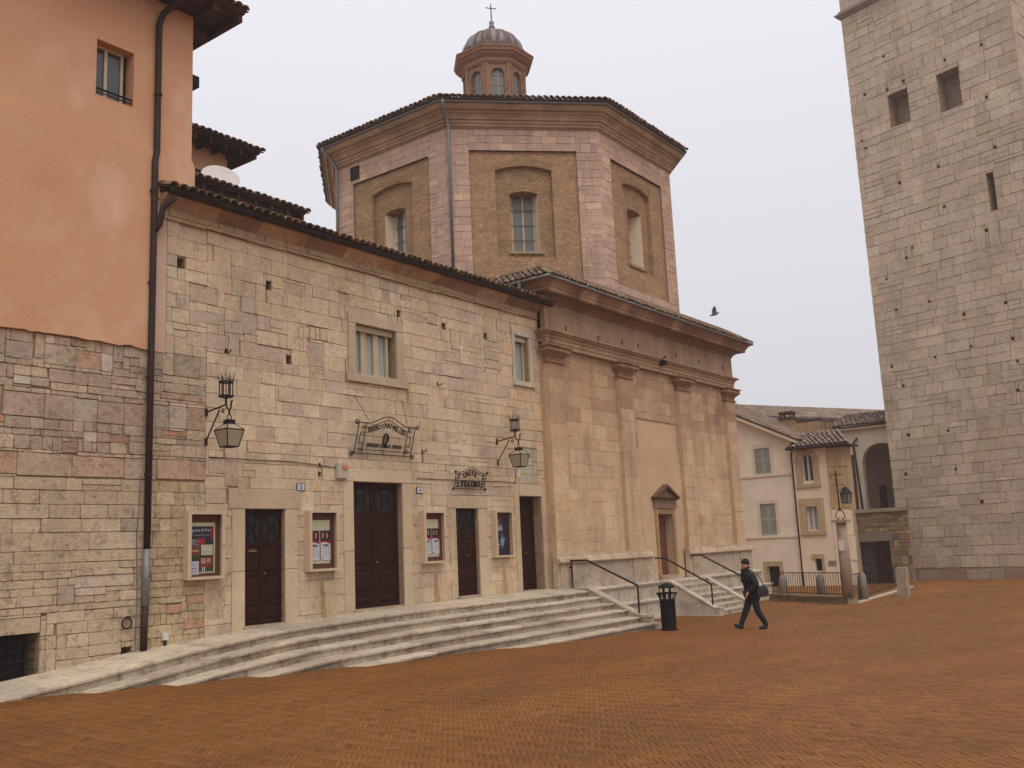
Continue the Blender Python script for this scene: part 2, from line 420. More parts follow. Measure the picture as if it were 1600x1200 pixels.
M_winwood = mat_plain('pale_window_paint', A(176, 160, 130), .6, var=.1)
M_white = mat_plain('white_paint', A(196, 188, 180), .6, var=.05)
M_curtain = mat_plain('pale_curtain_cloth', A(150, 154, 150), .9, var=.15, scale=9, stretch=(6, 6, .2))
M_case = mat_plain('cream_painted_metal', A(186, 162, 134), .5, var=.05)
M_caseback = mat_plain('brown_felt_backing', A(92, 54, 36), .9, var=.1)
M_board = mat_plain('pale_notice_board', A(172, 168, 138), .85, var=.05)
M_black = mat_plain('black_cast_iron', (.008, .0075, .0075), .6, 0, var=.2, scale=14, spec=.15)
M_dark = mat_plain('unlit_interior', (.02, .017, .015), .95, var=0)
M_concrete = mat_plain('grey_stone_post', A(128, 118, 106), .9, var=.15, scale=5, bmp=.006)

def mat_glass(name, c=(.05, .055, .06), rough=.12):
    m, t, b = principled(name); b.inputs['Base Color'].default_value = (*c, 1); b.inputs['Roughness'].default_value = rough; b.inputs['Specular IOR Level'].default_value = .6
    return m
M_glass = mat_glass('dark_window_glass')
M_milk = mat_glass('milky_lantern_glass', A(150, 138, 112), .35)
M_doorglass = mat_plain('dim_door_glass', (.012, .012, .013), .35, var=0, spec=.25)
M_pane = mat_glass('grey_leaded_glass', A(104, 104, 100, 1), .3)

def mat_brick(name, c1, c2, mort, bw=.26, bh=.062):
    m, t, b = principled(name); b.inputs['Roughness'].default_value = .9; b.inputs['Specular IOR Level'].default_value = .2
    g = nd(t, 'ShaderNodeTexCoord'); sx = nd(t, 'ShaderNodeSeparateXYZ'); t.links.new(g.outputs['Object'], sx.inputs[0])
    cb = nd(t, 'ShaderNodeCombineXYZ'); t.links.new(sx.outputs['X'], cb.inputs[0]); t.links.new(sx.outputs['Z'], cb.inputs[1])
    br = nd(t, 'ShaderNodeTexBrick'); br.inputs['Scale'].default_value = 1; br.inputs['Brick Width'].default_value = bw; br.inputs['Row Height'].default_value = bh; br.inputs['Mortar Size'].default_value = .012; br.inputs['Bias'].default_value = 0
    br.inputs['Color1'].default_value = (*c1, 1); br.inputs['Color2'].default_value = (*c2, 1); br.inputs['Mortar'].default_value = (*mort, 1)
    nz = nd(t, 'ShaderNodeTexNoise'); nz.inputs['Scale'].default_value = 3; t.links.new(g.outputs['Object'], nz.inputs['Vector'])
    ds = nd(t, 'ShaderNodeMix', data_type='VECTOR'); ds.inputs[0].default_value = .02; t.links.new(cb.outputs[0], ds.inputs[4]); t.links.new(nz.outputs['Color'], ds.inputs[5])
    t.links.new(ds.outputs[1], br.inputs['Vector'])
    f = noise(t, 1.4, 6, .7, (1, 1, 1.8), a=.78, b=1.2); f2 = noise(t, 7, 5, .75, (1, 1, 3), a=.72, b=1.25)
    mm = nd(t, 'ShaderNodeMath', op='MULTIPLY'); t.links.new(f, mm.inputs[0]); t.links.new(f2, mm.inputs[1])
    cc = nd(t, 'ShaderNodeCombineXYZ')
    for i in range(3): t.links.new(mm.outputs[0], cc.inputs[i])
    bc = mul(t, br.outputs['Color'], cc.outputs[0])
    bc = mixc(t, noise(t, 1.1, 6, .75, (1, 1, 1.6), lo=.5, hi=.72, b=.5), bc, tuple(x * .8 for x in mort))
    bc = mixc(t, noise(t, 4.5, 5, .8, (1, 1, 2.6), lo=.52, hi=.66, b=.7), bc, tuple(min(.8, x * 1.3) for x in c1))
    bc = mixc(t, noise(t, 6.5, 5, .8, (1, 1, 3.2), lo=.55, hi=.66, b=.9), bc, tuple(x * .42 for x in c2))
    t.links.new(bc, b.inputs['Base Color'])
    bump(t, b, noise(t, 16, 5, .8, (1, 1, 2.5), lo=.2, hi=.8), .05)
    return m
M_brick = mat_brick('old_thin_brick', A(200, 160, 118), A(182, 140, 102), A(170, 138, 106))
M_brick2 = mat_brick('pale_mended_brick', A(186, 152, 112), A(174, 136, 96), A(150, 122, 92), .24, .08)
M_lbrick = mat_brick('orange_lantern_brick', A(176, 132, 102), A(158, 114, 86), A(150, 122, 98))

def mat_plaster(name, base, pale, dark, sc=.5):
    m, t, b = principled(name); b.inputs['Roughness'].default_value = .92; b.inputs['Specular IOR Level'].default_value = .2
    c = mixc(t, noise(t, sc, 6, .6, (1, 1, 1.6), lo=.35, hi=.7), base, dark)
    c = mixc(t, noise(t, sc * 1.7, 5, .6, (1, 1, .6), lo=.52, hi=.74, b=.8), c, pale)
    c = mixc(t, noise(t, 12, 5, .7, lo=.3, hi=.8, b=.12), c, dark)
    t.links.new(c, b.inputs['Base Color']); bump(t, b, noise(t, 9, 6, .7), .004)
    return m
M_pinkpl = mat_plaster('salmon_plaster', A(197, 151, 117), A(206, 174, 146), A(187, 138, 104))
M_pale = mat_plaster('faded_pink_plaster', A(186, 156, 138), A(192, 166, 148), A(176, 140, 118))
M_churchpl = mat_plaster('church_infill_plaster', A(192, 162, 130), A(198, 172, 142), A(180, 148, 116))
M_yelpl = mat_plaster('ochre_cornice_plaster', A(168, 143, 108), A(184, 160, 126), A(134, 108, 82), 1.2)

TILE = [A(142, 114, 94), A(126, 102, 86), A(154, 126, 104), A(118, 100, 86), A(134, 114, 96), A(122, 110, 90)]
TILE_OLD = [A(130, 102, 80), A(110, 86, 70), A(142, 116, 88), A(116, 106, 76), A(98, 80, 66), A(134, 108, 92)]
TILE_FAR = [A(136, 116, 100), A(120, 98, 84), A(148, 130, 112), A(112, 96, 84), A(128, 106, 88)]

# ================================================================== GROUND
def gz(x, y):
    xe = x if x < 24 else 24 + 4 * (1 - math.exp(-(x - 24) / 4))
    return -.025 * xe - .005 * min(max(y, -20), 20)
def ground_mat(name, tinted):
    m, t, b = principled(name); b.inputs['Roughness'].default_value = .6; b.inputs['Specular IOR Level'].default_value = .2
    f = noise(t, .28, 5, .65, (1, 2.2, 1), lo=.35, hi=.7); f2 = noise(t, 2.2, 5, .7, (1, 1.5, 1), lo=.3, hi=.75)
    if tinted:
        at = nd(t, 'ShaderNodeAttribute', attribute_name='tint'); c = at.outputs['Color']
    else:
        c = mixc(t, noise(t, 14, 4, .8, lo=.3, hi=.7), A(130, 81, 33, .78), A(152, 100, 45, .78))
    def fac(o):
        cb = nd(t, 'ShaderNodeCombineXYZ')
        for i in range(3): t.links.new(o, cb.inputs[i])
        return cb.outputs[0]
    r = nd(t, 'ShaderNodeMapRange'); t.links.new(f, r.inputs[0]); r.inputs[3].default_value = .8; r.inputs[4].default_value = 1.16
    r2 = nd(t, 'ShaderNodeMapRange'); t.links.new(f2, r2.inputs[0]); r2.inputs[3].default_value = .88; r2.inputs[4].default_value = 1.1
    c = mul(t, mul(t, c, fac(r.outputs[0])), fac(r2.outputs[0]))
    c = mixc(t, noise(t, .5, 4, .6, (1, 2, 1), lo=.55, hi=.8, b=.35), c, A(124, 76, 34, .8))
    t.links.new(c, b.inputs['Base Color']); bump(t, b, noise(t, 40, 4, .7), .004)
    return m
M_ground = ground_mat('brick_paving_far', False); M_pave = ground_mat('brick_paving', True)
gx = [-60, -20, -5] + [i * 1.0 for i in range(0, 45)] + [48, 55, 70, 100, 200, 600, 1500]; gy = [-600, -100, -40, -20, -10, -5, 0, 5, 10, 15, 20, 30, 60, 150, 500, 1500]
mb = MB()
for x in gx:
    for y in gy: mb.v.append((x, y, gz(x, y) - .007)); mb.t.append((1, 1, 1))
ny = len(gy)
for i in range(len(gx) - 1):
    for j in range(ny - 1): a = i * ny + j; mb.f.append((a, a + ny, a + ny + 1, a + 1))
GROUND = mb.build('ground', M_ground, None, kind='structure')

# ------------------------------------------------------------------ theatre steps: levels measured along the front
W = 16.69                                     # plane of the theatre and pink house fronts
def z_wall(x): return float(np.interp(x, [5, 7.87, 10.47, 12.6, 14.4, 17.5, 24.5], [-.37, -.09, .16, .30, .37, .45, .50]))
def z_edge(x): return float(np.interp(x, [5, 7.5, 9.43, 10.68, 12.1, 12.9, 13.7, 15.6, 17.7, 24.5], [-.53, -.24, -.02, .13, .25, .302, .325, .37, .39, .40]))
RIS, TRD, Y0 = .18, .42, 15.55

def herring():
    wb, n = .058, 4; ln = wb * n; ang = math.radians(45 - 4); ca, sa = math.cos(ang), math.sin(ang)
    rg = np.random.default_rng(4)
    R_ = 40.0; k = int(R_ / wb * 1.2)
    cen = []
    ys = np.arange(-k, k)
    out = []
    for orient in (0, 1):
        g = np.arange(-k, k); m = np.arange(-k // (2 * n) - 2, k // (2 * n) + 2) * 2 * n
        G, Mm = np.meshgrid(g, m, indexing='ij')
        if orient == 0: x0 = G + Mm; y0 = G; cx = x0 + n / 2; cy = y0 + .5
        else: x0 = G; y0 = G - (2 * n - 1) + Mm; cx = x0 + .5; cy = y0 + n / 2
        cx = cx.ravel() * wb; cy = cy.ravel() * wb
        X = cx * ca - cy * sa + 18; Y = cx * sa + cy * ca + 4
        P_ = np.stack([X, Y, np.full_like(X, -.2)], 1) - CAM; c = P_ @ RW
        px = 800 + FPX * c[:, 0] / np.maximum(c[:, 2], .1); py = 600 + FPX * c[:, 1] / np.maximum(c[:, 2], .1)
        ok = (c[:, 2] > 2) & (c[:, 2] < 38) & (px > -90) & (px < 1690) & (py < 1300)
        lim = np.where(X < 24.4, Y0 - .42 * np.clip((X - 7) / 2.2, 0, 5.2) + .25, 15.7)
        ok &= (Y < lim)
        out.append((X[ok], Y[ok], np.full(ok.sum(), orient), c[ok, 2]))
    X = np.concatenate([o[0] for o in out]); Y = np.concatenate([o[1] for o in out]); O = np.concatenate([o[2] for o in out]); D = np.concatenate([o[3] for o in out])
    order = np.argsort(D); X, Y, O, D = X[order], Y[order], O[order], D[order]
    Z = np.array([gz(x, y) for x, y in zip(X, Y)]) + rg.uniform(-.0025, .0025, len(X))
    a = np.where(O == 0, ln / 2, wb / 2) - .0015; b = np.where(O == 0, wb / 2, ln / 2) - .0015
    pal = np.array([A(142, 90, 38, .78), A(137, 86, 35, .78), A(147, 95, 41, .78), A(139, 87, 37, .78), A(144, 91, 39, .78), A(134, 82, 33, .78)])
    tint = pal[rg.integers(0, len(pal), len(X))] * rg.uniform(.92, 1.08, (len(X), 1)) * np.where(rg.random((len(X), 1)) < .02, .7, 1.0)
    sgn = np.array([(-1, -1), (1, -1), (1, 1), (-1, 1)])
    FS = [(0, 1, 5, 4), (1, 2, 6, 5), (2, 3, 7, 6), (3, 0, 4, 7), (4, 5, 6, 7)]
    mats = M_pave
    shared = {}
    K = 300
    vis = [i for i in range(min(3000, len(X))) if -30 < seen((X[i], Y[i], Z[i]))[0] < 1630 and seen((X[i], Y[i], Z[i]))[1] < 1210][:K]
    vset = set(vis); ml = MB()
    for i in vis:
        key = (int(O[i]), i % 6)
        if key not in shared:
            q = MB(); q.add([(sx * a[i], sy * b[i], -.007) for sx, sy in sgn] + [(sx * (a[i] - .0055), sy * (b[i] - .0055), 0) for sx, sy in sgn], FS, tuple(pal[i % 6])); q.t = [tuple(x * .22 for x in c) for c in q.t[:4]] + q.t[4:]; me = q.mesh('paving_brick'); me.materials.append(mats); shared[key] = me
        link(bpy.data.objects.new('paving_brick', shared[key]), GROUND, Matrix.Translation((X[i], Y[i], Z[i])) @ Matrix.Rotation(ang, 4, 'Z'))
    keep = np.setdiff1d(np.arange(len(X)), np.array(vis))
    n_ = len(keep); lx = np.empty((n_, 8)); ly = np.empty((n_, 8)); lz = np.empty((n_, 8))
    for k2 in range(8):
        s = sgn[k2 % 4]; ins = .0055 if k2 >= 4 else 0
        u = s[0] * (a[keep] - ins); v = s[1] * (b[keep] - ins)
        lx[:, k2] = X[keep] + u * ca - v * sa; ly[:, k2] = Y[keep] + u * sa + v * ca; lz[:, k2] = Z[keep] - (.007 if k2 < 4 else 0)
    vs = np.stack([lx, ly, lz], 2).reshape(-1, 3)
    fs = (np.array(FS)[None] + 8 * np.arange(n_)[:, None, None]).reshape(-1, 4)
    me = bpy.data.meshes.new('paving'); me.vertices.add(len(vs)); me.vertices.foreach_set('co', vs.ravel().astype(np.float32))
    me.loops.add(fs.size); me.loops.foreach_set('vertex_index', fs.ravel().astype(np.int32)); me.polygons.add(len(fs)); me.polygons.foreach_set('loop_start', np.arange(0, fs.size, 4, dtype=np.int32))
    me.update(calc_edges=True); at = me.color_attributes.new('tint', 'FLOAT_COLOR', 'POINT')
    t4 = np.ones((len(vs), 4), np.float32); t4[:, :3] = np.repeat(tint[keep], 8, 0); t4.reshape(-1, 8, 4)[:, :4, :3] *= .22; at.data.foreach_set('color', t4.ravel()); me.materials.append(mats)
    o = link(bpy.data.objects.new('paving_brick_field', me), GROUND); o['kind'] = 'stuff'
herring()

# ------------------------------------------------------------------ theatre steps
STEPS = thing('theatre_steps', 'long flight of worn white stone steps below the theatre doors, sinking into the square', 'steps', (17, 13, -.5))
def soft(c, mean, f=.5): return tuple(m + (x - m) * f for x, m in zip(c, mean))
def trav(rg=rng):
    k = rg.uniform(.9, 1.1); return tuple(x * k for x in rg.choice([A(186, 170, 146), A(180, 164, 142), A(190, 176, 152), A(176, 158, 136)]))
def strip(secf, xs, name, tint, parent):
    m = MB(); k = len(secf(xs[0])); b = 0
    for x in xs:
        for p in secf(x): m.v.append((x, p[0], p[1])); m.t.append(tint)
    for i in range(len(xs) - 1):
        for j in range(k): a = i * k + j; a2 = i * k + (j + 1) % k; m.f.append((a, a2, a2 + k, a + k))
    m.f.append(tuple(range(k - 1, -1, -1))); m.f.append(tuple((len(xs) - 1) * k + j for j in range(k)))
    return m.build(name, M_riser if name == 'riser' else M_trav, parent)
for k in range(6):
    x = 6.2 + rng.uniform(0, .4); xend = 23.99 if k < 5 else 24.32
    while x < xend - .01:
        e = min(xend, x + rng.uniform(1.1, 2.3));  e = xend if xend - e < .5 else e
        n_ = max(2, int((e - x) / .3) + 1); xs = [x + .003 + (e - x - .006) * i / (n_ - 1) for i in range(n_)]
        dz = rng.uniform(-.006, .006); dy = rng.uniform(-.008, .008)
        yf = Y0 - TRD * k + dy
        if k == 0: sec = lambda q: [(W + .05, z_wall(q)), (yf + .012, z_edge(q) + dz), (yf, z_edge(q) + dz - .012), (yf + .004, z_edge(q) + dz - .05), (yf + .05, z_edge(q) - .07), (W + .05, z_wall(q) - .07)]
        else: sec = lambda q: [(yf + TRD + .1, z_edge(q) + dz - RIS * k + .004), (yf + .012, z_edge(q) + dz - RIS * k), (yf, z_edge(q) + dz - RIS * k - .012), (yf + .004, z_edge(q) + dz - RIS * k - .05), (yf + .05, z_edge(q) - RIS * k - .06), (yf + TRD + .1, z_edge(q) - RIS * k - .06)]
        strip(sec, xs, 'landing_slab' if k == 0 else 'tread', trav(), STEPS)
        x = e
    x = 6.0 + rng.uniform(0, .8); xend = 23.99 if k < 5 else 24.28
    while x < xend - .01:
        e = min(xend, x + rng.uniform(.7, 1.6)); e = xend if xend - e < .4 else e
        xs = [x + .004, (x + e) / 2, e - .004]; yr = Y0 - TRD * k + .055 + rng.uniform(-.006, .006)
        sec = lambda q: [(yr, z_edge(q) - RIS * k - .051), (yr, z_edge(q) - RIS * k - RIS - .03), (yr + .3, z_edge(q) - RIS * k - RIS - .03), (yr + .3, z_edge(q) - RIS * k - .061)]
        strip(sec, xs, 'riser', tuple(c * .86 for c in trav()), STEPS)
        x = e
# side wall of the steps with its sloping coping
FX = Frame((24.0, 0, 0), (0, -1, 0), (0, 0, 1), (-1, 0, 0))
mb = MB(); poly = [(-16.45, -1.0), (-13.62, -1.0), (-13.62, -.35), (-13.93, -.35), (-15.6, .42), (-16.45, .42)]
mb.prism(FX, poly, 0.0, -.26, A(166, 150, 128)); mb.build('side_wall', M_trav, STEPS)
mb = MB()
for p, q in (((-16.45, .425), (-15.58, .425)), ((-15.58, .425), (-13.92, -.345)), ((-13.92, -.345), (-13.6, -.345))):
    mb.prism(FX, [p, q, (q[0], q[1] + .06), (p[0], p[1] + .06)], .02, -.29, A(176, 162, 142))
mb.build('coping', M_trav, STEPS)
mb = MB(); mb.box((24.005, 13.4, -1.0), (24.34, 13.6, -.505), A(168, 152, 130)); mb.build('end_block', M_trav, STEPS)

# ================================================================== PINK HOUSE with the stone lower wall
FF = Frame((0, W, 0), (1, 0, 0), (0, 0, 1), (0, -1, 0))
def U(px, py): p = atY(px, py, W); return float(p[0]), float(p[2])
def rpx(x0, y0, x1, y1, tint=None):
    a, b = U(x0, y0), U(x1, y1); r = (min(a[0], b[0]), min(a[1], b[1]), max(a[0], b[0]), max(a[1], b[1]))
    return r if tint is None else (*r, tint)
PH = thing('pink_house', 'tall salmon plastered house with a bare stone lower wall', 'house', (9, W, -.1))
XL, XS, XR = 5.0, 11.77, 11.36                 # left end, seam with the theatre, right end of the upper wall
ZP = 5.86                                      # foot of the plaster
# upper plaster: lower zone proud of the upper one, with a ledge between
winr = rpx(152, 60, 208, 168); ledge = 9.93
mb = MB(); wall_holes(mb, FF, XL, ledge - .02, XR, 13.35, [(winr[0], winr[1], winr[2], winr[3], .3)], 0., .3)
mb.fbox(FF, XL, ledge - .02, -7, XR, 13.35, -.45); mb.quad(FF(XR, ledge, 0), FF(XR, ledge, -6), FF(XR, 13.35, -6), FF(XR, 13.35, 0))
mb.build('upper_wall', M_pinkpl, PH)
mb = MB(); zs = ZP; poly = [(XL + .12 * i, zs + rng.uniform(-.025, .03)) for i in range(46)] + [(10.46, zs), (10.46, 9.0), (XR + .05, 9.0), (XR + .05, ledge), (XL, ledge)]
mb.prism(FF, poly, -.4, .05); mb.prism(FF, [(XL, ledge + .001), (XR + .05, ledge + .001), (XR + .02, ledge + .09), (XL, ledge + .09)], -.02, .028); mb.build('lower_plaster', M_pinkpl, PH)
mb = MB(); mb.fbox(FF, 10.463, ZP - .02, -.3, 10.80, 9.0, .02); mb.build('faded_plaster_strip', M_pale, PH)
# window of the pink house
u0, v0, u1, v1 = winr
WIN = MB().fbox(FF, u0 + .02, v0 + .02, -.3, u1 - .02, v1 - .02, -.27).build('window', M_dark, PH)
for a, b in ((.03, .36), (.42, .8)):
    ww = u1 - u0
    MB().fbox(FF, u0 + ww * a, v0 + .06, -.26, u0 + ww * b, v1 - .06, -.245).build('pane', M_glass, WIN)
m = MB()
for a, b in ((0, .05), (.35, .43), (.79, .86)): m.fbox(FF, u0 + (u1 - u0) * a, v0, -.265, u0 + (u1 - u0) * b, v1, -.21)
m.fbox(FF, u0, v1 - .06, -.264, u0 + (u1 - u0) * .86, v1, -.208); m.fbox(FF, u0, v0, -.264, u0 + (u1 - u0) * .86, v0 + .06, -.208); m.build('window_frame', M_winwood, WIN)
m = MB(); m.tube([FF(u0, v0 + .16, -.05), FF(u1, v0 + .16, -.05)], .022, 6); m.tube([FF(u0, v0 + .09, -.05), FF(u1, v0 + .09, -.05)], .015, 6); m.build('guard_bar', M_iron, WIN)
# eaves of the pink house
zr = 13.42; RF = MB(); RF.fbox(FF, XL, zr, -6, XR + .75, zr + .05, .8); RF = RF.build('roof', M_beam, PH)
for i in range(9):
    xx = XR + .68 - i * .62
    MB().fbox(FF, xx - .06, zr - .16, -1.5, xx + .06, zr - .004, .72).build('rafter', M_beam, RF)
MB().fbox(FF, XR + .004, zr - .34, -.5, XR + .5, zr - .165, -.22).build('purlin', M_beam, RF)
roof(FF(XL, zr + .07, .86), FF(XR + .8, zr + .07, .86), FF(XL, zr + 1.9, -4), FF(XR + .8, zr + 1.9, -4), RF, M_tile, M_deck, spacing=.2, rows=3, tints=TILE_OLD, singles_max=40)

# ------------------------------------------------------------------ stone lower wall of the pink house
rows_py = [1140, 1080, 1050, 1030, 1012, 991, 972, 955, 944, 928, 916, 903, 891, 879, 860, 832, 810, 788, 766, 747, 705, 684, 674, 657, 612, 600, 579, 566, 528]
rowsL = [U(110, py)[1] for py in rows_py] + [ZP + .01]
rowsL = sorted(rowsL)
def z3(x0, y0, x1, y1, t): return rpx(x0 * .3, y0 * .3 + 480, x1 * .3, y1 * .3 + 480, t)
grey, pinkst, warm, pale_, orng, brwn = A(140, 126, 112), A(162, 134, 116), A(170, 144, 112), A(174, 158, 132), A(170, 114, 82), A(142, 108, 88)
specL = [z3(20, 430, 230, 575, A(150, 128, 114)), z3(232, 450, 382, 592, A(158, 138, 118)), z3(384, 470, 506, 602, A(158, 146, 126)), z3(508, 488, 645, 612, A(150, 128, 110)), z3(647, 498, 752, 622, A(154, 128, 112)),
         z3(785, 505, 880, 632, A(150, 132, 120)), z3(882, 512, 973, 638, A(164, 148, 130)), z3(975, 520, 1074, 645, A(140, 112, 90)),
         z3(90, 752, 374, 884, A(164, 138, 116)), z3(376, 772, 648, 890, A(166, 132, 108)), z3(650, 785, 815, 898, A(166, 142, 124)), z3(818, 790, 990, 900, A(166, 134, 110)), z3(992, 800, 1074, 902, A(162, 130, 108)), z3(0, 745, 88, 868, A(162, 122, 96)),
         z3(392, 220, 526, 330, A(158, 118, 90)), z3(520, 238, 588, 338, A(174, 166, 150)), z3(30, 165, 168, 275, A(146, 130, 120)), z3(235, 185, 390, 312, A(158, 142, 120)), z3(372, 160, 452, 212, A(132, 100, 80)),
         z3(843, 640, 972, 676, A(164, 106, 74)), z3(576, 662, 672, 712, A(142, 98, 76)), z3(506, 652, 574, 706, A(150, 122, 102)), z3(325, 698, 404, 762, A(136, 104, 84)), z3(436, 645, 504, 704, A(176, 168, 152)), z3(0, 560, 22, 600, A(170, 96, 62)),
         z3(677, 304, 842, 360, A(136, 124, 112)), z3(580, 355, 708, 412, A(158, 138, 116)), z3(586, 196, 640, 290, A(144, 126, 118)), z3(836, 438, 1074, 500, A(158, 126, 102)),
         z3(72, 350, 160, 405, A(178, 168, 146)), z3(162, 360, 256, 418, A(148, 134, 114))]
def z4(x0, y0, x1, y1, t): return rpx(x0 * .3, y0 * .3 + 780, x1 * .3, y1 * .3 + 780, t)
gr = rpx(-60, 1000, 60, 1075)                  # barred cellar opening
specL += [z4(976, 502, 1066, 538, A(176, 128, 96)), z4(868, 552, 944, 592, A(160, 110, 80)), z4(958, 628, 1060, 668, A(168, 118, 86)), z4(390, 402, 694, 446, A(176, 160, 140)), z4(392, 448, 550, 496, A(170, 154, 134)), z4(300, 452, 390, 545, A(146, 130, 116)),
          z4(1070, 552, 1164, 622, A(170, 150, 120)), z4(1070, 452, 1178, 546, A(166, 144, 116)), z4(630, 100, 712, 168, A(146, 132, 116)), z4(204, 632, 240, 712, A(168, 150, 122)), z4(-40, 632, 238, 730, A(170, 150, 122)), z4(204, 716, 292, 778, A(168, 148, 120)), z4(204, 782, 290, 915, A(170, 150, 122))]
ring_hole = (U(190, 1006)[0], U(190, 1030)[1], U(206, 1010)[0], U(206, 1010)[1])
cutsL = [gr, ring_hole]
cellar = (XL, gr[1], gr[2], gr[3], .5)
def clean(spec, cuts):
    out = []
    for r in spec:
        cur = [r]
        for c in list(cuts) + out: cur = [x for y in cur for x in subtract(y, c)]
        out += [x for x in cur if x[2] - x[0] > .06 and x[3] - x[1] > .05]
    return out
specL = clean(specL, cutsL)
rg = random.Random(5)
low_, high_ = [z for z in rowsL if z < 3.36], [z for z in rowsL if z > 3.0]
high_ = [max(low_)] + [z for z in high_ if z > max(low_)]
rectL = courses(6.6, 0, 10.44, 0, None, (.42, .95), cut=cutsL + specL, split=.03, rg=rg, rows=low_) + courses(10.44, 0, XS, 0, None, (.24, .55), cut=cutsL + specL, split=.05, rg=rg, rows=low_) + courses(6.6, 0, XS, 0, None, (.24, .72), cut=cutsL + specL, split=.06, rg=rg, rows=high_) + specL
def tintL(u, v, rg):
    k = rg.uniform(.92, 1.08)
    if v < 3.4 and u < 10.4: c = rg.choice([A(174, 156, 127), A(178, 160, 132), A(169, 150, 122), A(175, 153, 124), A(170, 148, 120)])
    elif v < 3.4: c = rg.choice([A(172, 152, 118), A(166, 144, 110), A(176, 158, 126), A(158, 138, 108), A(164, 138, 100)])
    else: c = rg.choice([A(160, 142, 116), A(152, 132, 110), A(168, 150, 124), A(146, 126, 108), A(160, 136, 114), A(158, 134, 116), A(170, 152, 128), A(140, 124, 108)])
    return tuple(x * k * 1.27 for x in soft(c, A(164, 145, 119), .6))
rectL = [r if len(r) == 4 else (*r[:4], tuple(x * 1.24 for x in soft(r[4], A(164, 144, 120), .62))) for r in rectL]
mb = MB(); wall_holes(mb, FF, XL, -1.2, XS, ZP - .001, [cellar, (*ring_hole, .25, 1)], -.03, .4); SWL = mb.build('stone_wall', M_mortar, PH)
masonry(FF, rectL, tintL, M_left, SWL, proud=.033, joint=.007, jit=.006, rg=rg, nback=-.03, ch=.005, round_=.016)
# cellar grille
CG = MB().fbox(FF, XL, gr[1] - .3, -.6, gr[2], gr[3], -.5).build('cellar_window', M_dark, PH)
for i in range(12):
    x_ = gr[2] - .12 - i * .155
    MB().tube([FF(x_, gr[1] - .3, -.18), FF(x_, gr[3], -.18)], .011, 5).build('bar', M_iron, CG)
for i in range(5):
    z_ = gr[3] - .13 - i * .16
    MB().tube([FF(XL, z_, -.165), FF(gr[2], z_, -.165)], .011, 5).build('bar', M_iron, CG)
# drainpipe: brown metal with a grey sleeve low down
DP = thing('drainpipe', 'long brown metal drainpipe running down between the pink house and the theatre', 'drainpipe', FF(10.45, .17, .1))
pu = 10.43
MB().tube([FF(pu - .03, z_wall(pu) - .05, .1), FF(pu - .02, .95, .1)], .068, 10).build('lower_pipe', M_copper, DP, smooth=True)
MB().tube([FF(pu - .02, .95, .1), FF(pu, 2.0, .1)], .072, 10).build('grey_sleeve', M_zinc, DP, smooth=True)
MB().tube([FF(pu, 2.0, .1), FF(pu + .01, 5.5, .1), FF(pu + .02, 9.75, .1), FF(pu + .07, 9.95, .075), FF(pu + .07, 12.75, .075), FF(pu + .12, 13.0, .12), FF(pu + .3, 13.3, .5)], .066, 10).build('main_pipe', M_copper, DP, smooth=True)
MB().tube([FF(pu + .02, 8.25, .11), FF(pu + .12, 8.42, .13), FF(pu + .15, 8.75, .2), FF(pu + .32, 8.98, .36)], .062, 10).build('branch_pipe', M_copper, DP, smooth=True)
for z_ in (1.5, 3.4, 5.3, 7.2, 9.1, 11.2): MB().tube([FF(pu + (.07 if z_ > 9.9 else .005), z_ - .02, .09), FF(pu + (.07 if z_ > 9.9 else .005), z_ + .02, .09)], .08, 10).build('pipe_clip', M_copper, DP)
# thin cable beside the pipe
cb_ = MB().tube([FF(10.28, z_wall(10.28), .015), FF(10.30, 1.2, .015), FF(10.27, 2.2, .015), FF(10.33, 3.4, .015)], .012, 5).build('wall_cable', M_zinc); tag(cb_, 'thin grey cable running up the stone wall beside the drainpipe', 'cable')
# tethering ring
RG = thing('iron_ring', 'rusty iron tethering ring hanging on the stone wall left of the drainpipe', 'ring', FF(*U(197, 973), .03))
ru, rv = U(196, 974); MB().tube([FF(ru + .095 * math.cos(a), rv + .095 * math.sin(a), .05) for a in [i * math.pi / 9 for i in range(18)]], .017, 6, closed=True).build('ring', M_copper, RG, smooth=True)
MB().tube([FF(ru + .03, rv + .1, 0), FF(ru + .03, rv + .1, .08)], .03, 6).build('staple', M_copper, RG)
bu, bv = U(256, 995); bx_ = thing('junction_box', 'small pale junction box with a short pipe low on the stone wall', 'box', FF(bu, bv - .2, .02))
MB().fbox(FF, bu - .055, bv - .06, .002, bu + .055, bv + .07, .07).build('cover', M_white, bx_); MB().tube([FF(bu, bv - .06, .04), FF(bu, bv - .32, .04)], .025, 6).build('conduit', M_iron, bx_)

